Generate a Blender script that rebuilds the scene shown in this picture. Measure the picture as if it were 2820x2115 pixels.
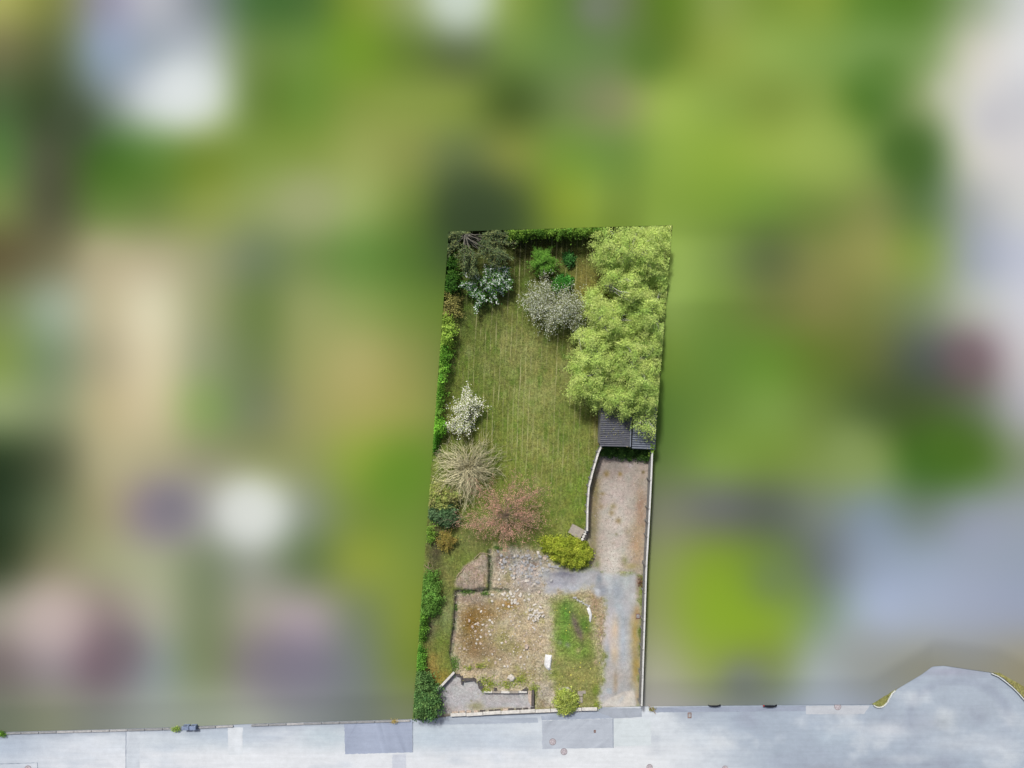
import bpy, bmesh, math, random
import numpy as np
from mathutils import Vector

for o in list(bpy.data.objects): bpy.data.objects.remove(o)
S = bpy.context.scene
C = S.collection
R = np.random.default_rng(7)
random.seed(7)
H, PPM = 66.0, 30.0            # drone height in metres, photo pixels per metre on the ground

# ---------------- camera, sky, sun, exposure ----------------
cam = bpy.data.cameras.new('drone_camera'); co = bpy.data.objects.new('drone_camera', cam); C.objects.link(co)
co.location = (0, 0, H); co.rotation_euler = (0, 0, 0)
cam.sensor_width = 36; cam.lens = 36*H/(2820/PPM); cam.clip_end = 3000; cam.clip_start = 1
S.camera = co
SUN_EL, SUN_DIR = math.radians(51), Vector((0.38, -0.925))        # light travels down-right in the picture
w = bpy.data.worlds.new('World'); S.world = w; w.use_nodes = True
nt = w.node_tree; bg = nt.nodes['Background']
sky = nt.nodes.new('ShaderNodeTexSky'); sky.sky_type = 'NISHITA'; sky.sun_disc = False
sky.sun_elevation = SUN_EL; sky.sun_rotation = math.atan2(-SUN_DIR.x, -SUN_DIR.y)
sky.dust_density = 6.0; sky.air_density = 1.0; sky.ozone_density = 0.6
nt.links.new(sky.outputs[0], bg.inputs[0]); bg.inputs[1].default_value = 0.085
sl = bpy.data.lights.new('sun', 'SUN'); sl.energy = 3.0; sl.angle = math.radians(6); sl.color = (1.0, 0.985, 0.95)
so = bpy.data.objects.new('sun', sl); C.objects.link(so)
dv = Vector((SUN_DIR.x*math.cos(SUN_EL), SUN_DIR.y*math.cos(SUN_EL), -math.sin(SUN_EL)))
so.rotation_euler = dv.to_track_quat('-Z', 'Y').to_euler(); so.location = (-30, 50, 60)
S.view_settings.view_transform = 'Standard'; S.view_settings.look = 'None'
S.view_settings.gamma = 1; S.view_settings.exposure = 0.55
try: S.view_settings.use_curve_mapping = False
except Exception: pass
GAIN = np.array((1.894, 1.840, 1.820))   # how bright a flat white sheet looks under this light

# ---------------- helpers ----------------
def lin(c):
    c = np.asarray(c, float)/255.0
    return np.where(c <= 0.04045, c/12.92, ((c+0.055)/1.055)**2.4)
def A(*c):                     # seen colour (0-255) of a flat surface -> its base colour under this light
    return np.clip(lin(c if len(c) > 1 else c[0])/GAIN, 0.002, 0.85)
def P(px, py, z=0.0):          # photo pixel at height z -> world point
    px, py, z = np.asarray(px, float), np.asarray(py, float), np.asarray(z, float)
    s = (H-z)/H/PPM
    return np.stack(np.broadcast_arrays((px-1410)*s, (1057.5-py)*s, z), -1)
def link(o, parent=None):
    C.objects.link(o)
    if parent is not None: o.parent = parent
    return o
def tag(o, label=None, cat=None, group=None, kind=None):
    if label: o['label'] = label
    if cat: o['category'] = cat
    if group: o['group'] = group
    if kind: o['kind'] = kind
    return o
def thing(name, label, cat, loc, group=None):
    o = bpy.data.objects.new(name, None); o.location = Vector([float(v) for v in loc]); o.empty_display_size = 0.2
    return tag(link(o), label, cat, group)
def wpos(o):
    p = Vector((0, 0, 0))
    while o is not None: p += Vector(o.location); o = o.parent
    return p
def mesh(name, v, f, mat, col=None, smooth=False, extra=None):
    me = bpy.data.meshes.new(name)
    v = np.asarray(v, np.float32)
    if isinstance(f, np.ndarray):
        n, k = f.shape
        me.vertices.add(len(v)); me.vertices.foreach_set('co', v.ravel())
        me.loops.add(n*k); me.loops.foreach_set('vertex_index', f.astype(np.int32).ravel())
        me.polygons.add(n); me.polygons.foreach_set('loop_start', np.arange(0, n*k, k, dtype=np.int32))
        me.update(calc_edges=True)
    else:
        me.from_pydata([tuple(map(float, p)) for p in v], [], f); me.update()
    if col is not None:
        a = me.color_attributes.new('Col', 'FLOAT_COLOR', 'POINT')
        c4 = np.ones((len(v), 4), np.float32); c4[:, :3] = col
        a.data.foreach_set('color', c4.ravel())
    if extra is not None:
        for k_, arr in extra.items():
            a = me.attributes.new(k_, 'FLOAT', 'POINT'); a.data.foreach_set('value', arr.astype(np.float32))
    if smooth: me.polygons.foreach_set('use_smooth', np.ones(len(me.polygons), bool))
    me.materials.append(mat)
    return me
def part(name, v, f, mat, parent, col=None, smooth=False, label=None, kind=None):
    v = np.asarray(v, float) - np.array(wpos(parent))
    o = link(bpy.data.objects.new(name, mesh(name, v, f, mat, col, smooth)), parent)
    return tag(o, label, None, None, kind)
def solo(name, v, f, mat, label=None, cat=None, group=None, kind=None, col=None, smooth=False, origin=None, extra=None):
    v = np.asarray(v, float)
    if origin is None: origin = (v.min(0)+v.max(0))/2; origin[2] = v[:, 2].min()
    o = link(bpy.data.objects.new(name, mesh(name, v-origin, f, mat, col, smooth, extra))); o.location = Vector([float(q) for q in origin])
    return tag(o, label, cat, group, kind)

# numpy value noise
_tab = R.random((256, 256))
def vnoise(x, y):
    xi, yi = np.floor(x).astype(int), np.floor(y).astype(int); fx, fy = x-xi, y-yi
    fx, fy = fx*fx*(3-2*fx), fy*fy*(3-2*fy)
    g = lambda a, b: _tab[a & 255, b & 255]
    return (g(xi, yi)*(1-fx)+g(xi+1, yi)*fx)*(1-fy)+(g(xi, yi+1)*(1-fx)+g(xi+1, yi+1)*fx)*fy
def fbm(x, y, o=4):
    s, a, t = 0, 1, 0
    for i in range(o): s = s+a*vnoise(x*2**i+17.3*i, y*2**i+5.7*i); t += a; a *= .55
    return s/t*2-1
def inpoly(x, y, poly):
    x, y = np.asarray(x, float), np.asarray(y, float); r = np.zeros(x.shape, bool); n = len(poly)
    for i in range(n):
        (x1, y1), (x2, y2) = poly[i], poly[(i+1) % n]
        if y1 == y2: continue
        r ^= ((y1 > y) != (y2 > y)) & (x < (x2-x1)*(y-y1)/(y2-y1)+x1)
    return r
def sdist(x, y, poly):         # signed distance, negative inside
    d = np.full(np.shape(x), 1e9); n = len(poly)
    for i in range(n):
        (x1, y1), (x2, y2) = poly[i], poly[(i+1) % n]
        dx, dy = x2-x1, y2-y1; t = np.clip(((x-x1)*dx+(y-y1)*dy)/(dx*dx+dy*dy+1e-9), 0, 1)
        d = np.minimum(d, np.hypot(x-x1-t*dx, y-y1-t*dy))
    return np.where(inpoly(x, y, poly), -d, d)

# ---------------- materials ----------------
def newmat(name, rough=0.9, spec=0.15, metal=0.0):
    m = bpy.data.materials.new(name); m.use_nodes = True; b = m.node_tree.nodes['Principled BSDF']
    b.inputs['Roughness'].default_value = rough; b.inputs['Specular IOR Level'].default_value = spec; b.inputs['Metallic'].default_value = metal
    return m, m.node_tree, b
def nnode(t, kind, **kw):
    n = t.nodes.new(kind)
    for k, v in kw.items(): setattr(n, k, v)
    return n
def noise_fac(t, vec, scale, lo, hi, detail=3, mapscale=None, a=0.32, b=0.68, rot=0):
    n = nnode(t, 'ShaderNodeTexNoise'); n.inputs['Scale'].default_value = scale; n.inputs['Detail'].default_value = detail; n.inputs['Roughness'].default_value = 0.6
    src = vec
    if mapscale:
        mp = nnode(t, 'ShaderNodeMapping'); mp.inputs['Scale'].default_value = mapscale; mp.inputs['Rotation'].default_value = (0, 0, rot)
        t.links.new(vec, mp.inputs['Vector']); src = mp.outputs[0]
    t.links.new(src, n.inputs['Vector'])
    r = nnode(t, 'ShaderNodeMapRange'); r.inputs['From Min'].default_value = a; r.inputs['From Max'].default_value = b
    r.inputs['To Min'].default_value = lo; r.inputs['To Max'].default_value = hi
    t.links.new(n.outputs['Fac'], r.inputs['Value']); return r.outputs[0]
def mulcol(t, col, fac):
    m = nnode(t, 'ShaderNodeMix', data_type='RGBA', blend_type='MULTIPLY'); m.inputs['Factor'].default_value = 1
    t.links.new(col, m.inputs['A']); t.links.new(fac, m.inputs['B']); return m.outputs['Result']
def ground_mat(name, layers, bump=0.0, bscale=5, streak=False, rough=0.95, tint=0.0):
    m, t, b = newmat(name, rough, 0.08)
    at = nnode(t, 'ShaderNodeAttribute', attribute_name='Col'); geo = nnode(t, 'ShaderNodeNewGeometry'); vec = geo.outputs['Position']
    col = at.outputs['Color']
    for L in layers: col = mulcol(t, col, noise_fac(t, vec, *L))
    if tint:                   # small hue drift between browner and greener
        n = noise_fac(t, vec, 1.3, 0.0, 1.0, 5)
        mx = nnode(t, 'ShaderNodeMix', data_type='RGBA'); mx.inputs['A'].default_value = (1+tint, 1-tint*.2, 1-tint*.3, 1); mx.inputs['B'].default_value = (1-tint, 1+tint*.25, 1-tint*.3, 1)
        t.links.new(n, mx.inputs['Factor']); col = mulcol(t, col, mx.outputs['Result'])
    if streak:                 # dry clippings left in thin rows by the mower
        sp = nnode(t, 'ShaderNodeSeparateXYZ'); t.links.new(vec, sp.inputs[0])
        def mth(op, p_, q_):
            n_ = nnode(t, 'ShaderNodeMath', operation=op)
            for k_, v_ in ((0, p_), (1, q_)):
                if isinstance(v_, (int, float)): n_.inputs[k_].default_value = v_
                else: t.links.new(v_, n_.inputs[k_])
            return n_.outputs[0]
        wob = noise_fac(t, vec, 0.25, -.05, .05, 1)
        xx = mth('ADD', mth('ADD', sp.outputs[0], mth('MULTIPLY', sp.outputs[1], -.045)), wob)
        rows = mth('FRACT', mth('DIVIDE', xx, .47), 0.0)
        tri = mth('ABSOLUTE', mth('SUBTRACT', rows, .5), 0.0)
        mr = nnode(t, 'ShaderNodeMapRange'); mr.inputs['From Min'].default_value = .13; mr.inputs['From Max'].default_value = .03; t.links.new(tri, mr.inputs['Value']); st = mr.outputs[0]
        br = noise_fac(t, vec, 1.0, 0.0, 1.0, 4, (2.2, .28, 1), 0.43, 0.62)
        sa = nnode(t, 'ShaderNodeAttribute', attribute_name='Streak')
        m1 = nnode(t, 'ShaderNodeMath', operation='MULTIPLY'); t.links.new(st, m1.inputs[0]); t.links.new(br, m1.inputs[1])
        m2 = nnode(t, 'ShaderNodeMath', operation='MULTIPLY'); t.links.new(m1.outputs[0], m2.inputs[0]); t.links.new(sa.outputs['Fac'], m2.inputs[1])
        m3 = nnode(t, 'ShaderNodeMath', operation='MULTIPLY'); t.links.new(m2.outputs[0], m3.inputs[0]); m3.inputs[1].default_value = 0.72
        mx = nnode(t, 'ShaderNodeMix', data_type='RGBA'); t.links.new(m3.outputs[0], mx.inputs['Factor']); t.links.new(col, mx.inputs['A'])
        mx.inputs['B'].default_value = (*A(196, 188, 140), 1); col = mx.outputs['Result']
    t.links.new(col, b.inputs['Base Color'])
    if bump:
        n = nnode(t, 'ShaderNodeTexNoise'); n.inputs['Scale'].default_value = bscale; n.inputs['Detail'].default_value = 4; t.links.new(vec, n.inputs['Vector'])
        bp = nnode(t, 'ShaderNodeBump'); bp.inputs['Strength'].default_value = bump; bp.inputs['Distance'].default_value = 0.08
        t.links.new(n.outputs['Fac'], bp.inputs['Height']); t.links.new(bp.outputs[0], b.inputs['Normal'])
    return m
def leaf_mat(name, trans=0.3):
    m = bpy.data.materials.new(name); m.use_nodes = True; t = m.node_tree; t.nodes.clear()
    at = nnode(t, 'ShaderNodeAttribute', attribute_name='Col')
    d = nnode(t, 'ShaderNodeBsdfDiffuse'); tr = nnode(t, 'ShaderNodeBsdfTranslucent'); mx = nnode(t, 'ShaderNodeMixShader'); mx.inputs[0].default_value = trans
    o = nnode(t, 'ShaderNodeOutputMaterial')
    for n in (d, tr): t.links.new(at.outputs['Color'], n.inputs['Color'])
    t.links.new(d.outputs[0], mx.inputs[1]); t.links.new(tr.outputs[0], mx.inputs[2]); t.links.new(mx.outputs[0], o.inputs['Surface']); return m
def plain(name, rgb, rough=0.85, spec=0.2, metal=0.0, var=0.18, scale=3.0, fine=14.0):
    m, t, b = newmat(name, rough, spec, metal)
    c = nnode(t, 'ShaderNodeRGB'); c.outputs[0].default_value = (*A(rgb), 1); g = nnode(t, 'ShaderNodeNewGeometry')
    col = mulcol(t, c.outputs[0], noise_fac(t, g.outputs['Position'], scale, 1-var, 1+var))
    col = mulcol(t, col, noise_fac(t, g.outputs['Position'], fine, 1-var, 1+var))
    t.links.new(col, b.inputs['Base Color'])
    n = nnode(t, 'ShaderNodeTexNoise'); n.inputs['Scale'].default_value = fine; t.links.new(g.outputs['Position'], n.inputs['Vector'])
    bp = nnode(t, 'ShaderNodeBump'); bp.inputs['Strength'].default_value = 0.3; bp.inputs['Distance'].default_value = 0.02
    t.links.new(n.outputs['Fac'], bp.inputs['Height']); t.links.new(bp.outputs[0], b.inputs['Normal'])
    return m
M = {}
M['soft'] = ground_mat('soft_ground', [])
M['lawn'] = ground_mat('mown_grass', [(0.9, .86, 1.14, 4), (4.0, .80, 1.2, 3), (9.0, .68, 1.32, 3), (1.0, .84, 1.16, 3, (7, .9, 1))], 0.5, 9, True, tint=.07)
M['site'] = ground_mat('broken_earth', [(1.2, .85, 1.15, 4), (4.5, .74, 1.26, 4), (11, .66, 1.34, 3)], 0.7, 7, tint=.05)
M['yard'] = ground_mat('bare_gravel', [(1.0, .90, 1.10, 4), (4.0, .88, 1.12, 4), (10, .86, 1.14, 3)], 0.3, 9, tint=.05)
M['drive'] = ground_mat('worn_concrete', [(0.8, .88, 1.12, 5), (3, .90, 1.10, 5), (10, .89, 1.11, 3)], 0.2, 8, tint=.03)
M['road'] = ground_mat('pale_asphalt', [(0.35, .97, 1.03, 4), (2.5, .97, 1.03, 4), (14, .94, 1.06, 2), (1.0, .96, 1.04, 4, (.22, 3.5, 1)), (1.2, .97, 1.03, 5)], 0.1, 14, rough=.9)
M['leaf'] = leaf_mat('leaf', 0.40); M['petal'] = leaf_mat('petal', 0.25); M['needle'] = leaf_mat('needle', 0.15)
M['bark'] = plain('bark', (105, 92, 78)); M['birch_bark'] = plain('birch_bark', (205, 202, 190), var=.3); M['twig'] = plain('dry_twig', (238, 228, 184), var=.22)
M['pink_twig'] = plain('brown_twig', (196, 172, 146)); M['grey_twig'] = plain('grey_twig', (158, 152, 138))

# ---------------- neighbouring land: soft patches of lawn, planting, roofs and paving seen without detail ----------------
_G = """
170170095 130135075 148148160 180182190 130140140 075110060 078112052 125148055 150165110 197210192 138160080 098128060 108122085 095125040 135155075 125150060 130155060 094132048 092128052 150165130 205208205
115115075 095105070 142157172 158168178 168177175 110135075 108140060 115148045 105128055 100115075 112138068 105135070 105130075 105130050 140160070 142168078 130160075 116150076 126154090 202202184 222222222
078100058 065080050 118132124 192201197 197207187 110135065 108140055 130150065 135152070 125142065 079099043 110130075 135142095 152175080 140165072 130152065 130155070 080118045 136154102 212211200 206206210
088120062 078085060 072105045 098132062 118140058 125148065 132152070 148160085 128138072 098112065 118128060 110138055 110140065 140168070 142170065 148172072 150172080 112138068 080110055 200200186 215212212
115130072 085088062 100125060 110132065 138152075 145158095 155165112 148165095 105125058 060076044 070086045 125145050 130155065 132160065 125155060 115145060 112132062 125135075 095120070 165170165 206206206
100092060 118115085 172165128 178172135 155158115 118132095 120140082 105138065 085115048 066086046 075095048 115140060 125150060 140165080 115138068 092105062 125130072 145148082 132152080 160168170 192196210
120132085 152165140 190182148 214207174 158162120 112130075 145155095 138155085 118142065 105130052 105130052 120150060 130155065 140165082 118145065 115128065 130132072 122130072 125138100 175178168 205205212
130150080 128145110 175168135 212202167 150158118 115130082 155158098 172168105 150155085 120138068 120138068 120140068 120150065 125155065 115150062 112148055 105125050 098108058 085092082 120105108 195190192
140155105 135145108 185175135 201191151 140160098 122132095 155155098 168165095 150155080 120135070 120135070 115135065 108138060 105138060 118150065 128160072 110132062 080098052 072090048 100112085 170170172
046063036 088095068 172165128 175168135 150150118 145150105 145152095 140160065 110142048 108130058 108130058 108130060 105128065 105128068 125152072 120145065 125145075 127147084 068105038 080112045 130142115
043060036 100108078 158152118 150138142 165165158 214218210 140150125 122142065 112138055 105125060 105125060 110125080 120126100 125128108 108110108 095102092 120130118 130145150 115130120 140150155 150158165
056068043 130128098 160160125 165168138 130140112 150155140 110125085 138152065 125145060 102120056 102120056 120135080 138148098 140148100 125150055 110135060 110120115 145158175 152165182 155165182 152162178
150145130 190174167 150135130 165165145 128138105 160155142 165155155 125135100 128145058 110130055 110130055 130145085 148154110 150155110 136166050 135165050 130150120 165178195 165175192 160168185 155162178
120110108 145135138 122106114 140148145 128138105 135128128 130125138 120128118 118135062 105125060 105125060 140145105 168168145 168168145 145158090 130145085 160170165 150155150 152152138 152152142 155150128
118125105 138142120 138142132 158165155 160168148 170175160 145150148 125132125 130138105 118130100 118130100 150150140 175172170 175172170 150152155 140148160 170180195 160168180 155158150 152152142 155150128
"""
GC = np.array([[[int(s[0:3]), int(s[3:6]), int(s[6:9])] for s in r.split()] for r in _G.strip().splitlines()], float)
# local spots that fall between the table's points: x, y, radius, colour, strength
SPOTS = [(505, 245, 70, (226, 232, 231), .75), (680, 1405, 62, (218, 221, 214), .8), (1268, 0, 60, (203, 214, 200), .6), (470, 1400, 55, (122, 118, 128), .7), (335, 1790, 55, (112, 98, 106), .5),
         (1960, 1665, 120, (138, 168, 48), .6), (2290, 430, 90, (154, 176, 84), .6), (2740, 330, 55, (196, 195, 200), .7), (2487, 420, 48, (70, 104, 42), .7), (2610, 250, 40, (208, 207, 194), .3), (2430, 200, 45, (90, 128, 50), .5), (1640, 20, 45, (120, 128, 112), .7), (2660, 990, 45, (118, 100, 104), .4),
         (850, 555, 60, (160, 166, 116), .5), (200, 340, 50, (64, 76, 52), .6), (1310, 575, 60, (56, 72, 44), .6), (2600, 1230, 60, (78, 112, 38), .6), (2340, 1240, 60, (134, 154, 92), .6), (1780, 160, 45, (84, 118, 44), .5), (2050, 1880, 55, (118, 124, 122), .75),
         (140, 1710, 80, (190, 174, 168), .5), (770, 1850, 70, (124, 120, 134), .5), (1090, 1330, 60, (98, 138, 42), .5), (2130, 1600, 60, (108, 124, 100), .5), (2380, 1790, 60, (158, 160, 158), .4), (280, 700, 40, (180, 172, 136), .3)]
def catmull(f):
    f2, f3 = f*f, f*f*f
    return np.stack([-.5*f3+f2-.5*f, 1.5*f3-2.5*f2+1, -1.5*f3+2*f2+.5*f, .5*f3-.5*f2], -1)
def land_colour(px, py):
    u, v = np.clip(px/141.0, 0, 20), np.clip(py/141.0, 0, 14)
    i, j = np.minimum(np.floor(u).astype(int), 19), np.minimum(np.floor(v).astype(int), 13)
    wu, wv = catmull(u-i), catmull(v-j); out = np.zeros(px.shape+(3,))
    for a in range(4):
        for b in range(4):
            out += (wv[..., a]*wu[..., b])[..., None]*GC[np.clip(j+a-1, 0, 14), np.clip(i+b-1, 0, 20)]
    for x, y, r, c, s in SPOTS:
        k = s*np.exp(-((px-x)**2+(py-y)**2)/(2*r*r)); out += k[..., None]*(np.array(c)-out)
    return np.clip(out, 5, 250)
LAND_Z = 0.47
def topline(x): return np.interp(x, [1236, 1851], [638, 620])
def leftline(y): return np.interp(y, [638, 1980], [1236, 1136])
def rightline(y): return np.interp(y, [620, 1260, 1600, 1945], [1852, 1801, 1785, 1771])
ROADX = [-3000, 0, 300, 470, 700, 1135, 1206, 1240, 1640, 1660, 1771, 2210, 2400, 2470, 2540, 2568, 2600, 2680, 2735, 2752, 2820, 3000, 6000]
ROADY = [2105, 2016, 2008, 2003, 1993, 1980, 1977, 1972, 1955, 1944, 1945, 1941, 1940, 1898, 1856, 1835, 1833, 1845, 1853, 1854, 1892, 2000, 2060]
def roadline(x): return np.interp(x, ROADX, ROADY)
def spaced(a, b, n, far=None):
    s = np.linspace(a, b, n)
    return s
LV, LF, LC = [], [], []
def land_z(px, py):            # tree belt raised to shade the lawn's top and left and shorten birch shadows
    q = lambda t_: np.clip(t_, 0, 1)**2*(3-2*np.clip(t_, 0, 1))
    e_ = np.clip((roadline(px)-py)/70, 0, 1)
    shade_belt = 1.9*q((px-930)/290)*q((1800-px)/170)*q((py-300)/300)*q((1120-py)/430)*((px < leftline(py)+.5) | (py < topline(px)+.5))
    return .07+(LAND_Z-.07)*np.where(py > 1700, e_, 1)+shade_belt+3.0*q((py-640)/200)*q((1300-py)/480)*q((2400-px)/550)*(px > rightline(py)-.5)
def patch(px, py, z=None, flip=False):
    if z is None: z = land_z(px, py)
    n, m = px.shape; base = sum(len(v) for v in LV)
    v = P(px, py, z).reshape(-1, 3); LV.append(v); LC.append(A(land_colour(px, py).reshape(-1, 3)))
    idx = base+np.arange(n*m).reshape(n, m)
    q = np.stack([idx[:-1, :-1], idx[1:, :-1], idx[1:, 1:], idx[:-1, 1:]], -1).reshape(-1, 4)
    LF.append(q)
FAR = np.array([-12000, -6000, -2500, -900, -300])
xs = np.unique(np.concatenate([FAR, np.linspace(0, 2820, 189), 2820-FAR, [1236, 1851]]))
ys = np.concatenate([[-12000, -5000, -1500, -400], np.linspace(0, 1, 44)])
px = np.repeat(xs[None], len(ys), 0); tl = topline(xs)
py = np.where(ys[:, None] < 0, ys[:, None], ys[:, None]*tl[None]); patch(px, py)
v = np.linspace(0, 1, 92); us = np.concatenate([FAR/1200-.05, np.linspace(0, 1, 83)])
U, V = np.meshgrid(us, v); py = 638+V*1300
for _ in range(4):
    px = np.where(U < 0, U*1200, U*leftline(py)); py = 638+V*(roadline(px)-638)
px = np.where(U < 0, U*1200, U*leftline(py)); patch(px, py)
us = np.concatenate([np.linspace(0, 1, 160), 1+np.array([.2, .8, 3, 6, 12])]); U, V = np.meshgrid(us, v); py = 620+V*1300
for _ in range(4):
    px = rightline(py)+U*(2840-rightline(py)); py = 620+V*(roadline(px)-620)
px = rightline(py)+U*(2840-rightline(py)); patch(px, py)
# retaining face along the road edge and ground beyond the road's far side
for xa, xb in ((-3000, 1136), (1771, 6000)):
    e = np.unique(np.concatenate([np.linspace(xa, xb, 200), [x for x in ROADX if xa <= x <= xb]])); n = len(e); base = sum(len(q) for q in LV)
    LV.append(P(e, roadline(e), .07)); LV.append(P(e, roadline(e), .07)*[1, 1, 0]+[0, 0, -.1])
    LC.append(np.tile(A(125, 125, 118), (2*n, 1))); i = base+np.arange(n-1)
    LF.append(np.stack([i, i+n, i+n+1, i+1], -1))
# leaning face of the raised land where it meets the plot
for ex, ey in ((np.linspace(1236, 1851, 80), None), (None, np.linspace(638, 1978, 120)), (None, np.linspace(620, 1943, 120))):
    if ey is None: ey = topline(ex)
    elif ey[0] == 638: ex = leftline(ey)
    else: ex = rightline(ey)
    n = len(ex); base = sum(len(q) for q in LV); LV.append(P(ex, ey, land_z(ex, ey))); LV.append(P(ex, ey, 0.0)); LC.append(np.tile(A(land_colour(ex, ey)), (2, 1))); i = base+np.arange(n-1); LF.append(np.stack([i, i+n, i+n+1, i+1], -1))
xs2 = np.concatenate([FAR, [0, 1400, 2820], 2820-FAR]); ys2 = np.array([2240, 2600, 4000, 14000])
px, py = np.meshgrid(xs2, ys2); patch(px, py, 0.0)
solo('surrounding_ground', np.concatenate(LV), np.concatenate(LF), M['soft'], kind='structure', col=np.concatenate(LC), origin=np.zeros(3), smooth=True)

# ---------------- the road ----------------
xs = np.concatenate([[-9000, -3000, -600], np.linspace(-200, 3020, 806), [3500, 6000, 12000]]); t = np.linspace(0, 1, 70)
X = np.repeat(xs[None], 70, 0); Y = (roadline(xs)-14)[None]*(1-t[:, None])+2255*t[:, None]
def mix(c, m, k): return c+(np.asarray(k, float)-c)*np.clip(m, 0, 1)[..., None]
def sm(d, s): return np.clip(.5-d/s, 0, 1)
c = np.zeros(X.shape+(3,)); n1, n2 = fbm(X/90, Y/60), fbm(X/35+9, Y/20)
rel = (Y-roadline(X))/100.0
c[:] = (209, 216, 223)  # bluish ends mix asphalt tone with painted soft shade
c = mix(c, sm(-(Y-(2073-X*.012)), 26)*.95, (229, 231, 235))
c = mix(c, np.exp(-((X-30)/110)**2)*np.exp(-((Y-2055)/55)**2)*.9, (178, 190, 206))
c = mix(c, np.exp(-((X-230)/160)**2-((Y-2060)/50)**2)*.7, (220, 224, 232))
c = mix(c, np.exp(-((X-600)/110)**2-((Y-2020)/24)**2)*.8, (190, 201, 213))
c = mix(c, np.exp(-((X-790)/90)**2-((Y-2035)/40)**2)*.6, (216, 219, 226))
c = mix(c, np.exp(-((X-900)/70)**2-((Y-2025)/36)**2)*.8, (192, 205, 213))
c = mix(c, np.exp(-((X-1180)/80)**2-((Y-2030)/32)**2)*.7, (196, 209, 219))
c = mix(c, sm(1460-X, 160)*sm(X-1960, 160)*.5, (230, 232, 234))
c = mix(c, sm(1930+n1*60-X, 300)*.85, (184, 194, 205))
c = mix(c, sm(2060+n1*50-X-(2070-Y)*1.4, 200)*.85, (170, 181, 195))
bul = sm(sdist(X, Y, [(2380, 1960), (2480, 1890), (2580, 1828), (2700, 1838), (2860, 1900), (2860, 2010), (2500, 2010)]), 90)
c = mix(c, bul*.8, (178, 188, 200))
for x, y, rx, ry, k, s in ((2440, 2010, 75, 22, (205, 209, 216), .9), (2640, 2050, 90, 22, (198, 204, 212), .7), (2750, 2060, 60, 40, (204, 210, 218), .7), (2560, 1990, 60, 22, (172, 178, 190), .6), (2700, 1960, 90, 30, (176, 184, 196), .5),
                          (2300, 2030, 70, 20, (190, 203, 214), .6), (2380, 2105, 110, 14, (160, 168, 182), .7), (2260, 2115, 60, 10, (160, 164, 176), .6), (2500, 2090, 60, 12, (206, 211, 217), .6), (2600, 1985, 30, 25, (178, 184, 186), .5), (2620, 1850, 90, 12, (170, 172, 188), .8), (2330, 1960, 30, 12, (190, 188, 190), .7)):
    c = mix(c, np.exp(-((X-x)/rx)**2-((Y-y)/ry)**2)*s, k)
c = mix(c, sm(np.abs(np.hypot((X-2640)/1.35, Y-1975)-100)-9+n2*5, 16)*bul*.6, (160, 168, 184))
edge = np.exp(-np.clip((Y-roadline(X)-4+n2*8)/16, 0, 9)**2)*sm(X-1700, 60)  # shade of the walls, painted along the road's upper edge
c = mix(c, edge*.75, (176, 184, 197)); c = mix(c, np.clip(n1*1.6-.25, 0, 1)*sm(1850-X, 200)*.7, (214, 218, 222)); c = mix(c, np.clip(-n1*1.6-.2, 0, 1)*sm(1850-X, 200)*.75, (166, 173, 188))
n5 = fbm(X/150+4, Y/45+8); c = mix(c, np.clip(n5*1.8-.15, 0, 1)*sm(X-1850, 300)*.55, (190, 200, 213)); c = mix(c, np.clip(-n5*1.8-.2, 0, 1)*sm(X-1850, 300)*.4, (233, 235, 238))
c += n1[..., None]*6+n2[..., None]*4
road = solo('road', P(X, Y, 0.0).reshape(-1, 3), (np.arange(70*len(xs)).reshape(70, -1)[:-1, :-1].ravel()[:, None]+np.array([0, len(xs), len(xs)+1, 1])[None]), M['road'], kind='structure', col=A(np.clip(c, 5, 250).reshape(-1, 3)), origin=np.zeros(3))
def sheet(name, poly, z, mat, rgb, parent=None, kind=None, label=None, step=6, jag=0.0, th=0.0, cat=None, group=None, vary=4):
    """flat irregular sheet from a pixel outline, edges subdivided and roughened, optional thickness"""
    pts = []
    for i in range(len(poly)):
        a, b = np.array(poly[i], float), np.array(poly[(i+1) % len(poly)], float); n = max(1, int(np.hypot(*(b-a))/step))
        for k in range(n): pts.append(a+(b-a)*k/n+(R.normal(0, jag, 2) if (jag and k) else 0))
    pts = np.array(pts); v = P(pts[:, 0], pts[:, 1], z); n = len(v); f = [list(range(n))[::-1]]
    a2 = v[:, 0]*np.roll(v[:, 1], -1)-np.roll(v[:, 0], -1)*v[:, 1]
    if a2.sum() > 0: f = [list(range(n))]
    if th:
        v = np.concatenate([v, v-[0, 0, th]]); f += [[i, i+n, (i+1) % n+n, (i+1) % n] for i in range(n)]
    col = A(np.clip(np.array(rgb)[None]+R.normal(0, vary, (len(v), 1)), 3, 250))
    if parent is not None: return part(name, v, f, mat, parent, col=col, label=label, kind=kind)
    return solo(name, v, f, mat, label, cat, group, kind, col=col)
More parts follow.
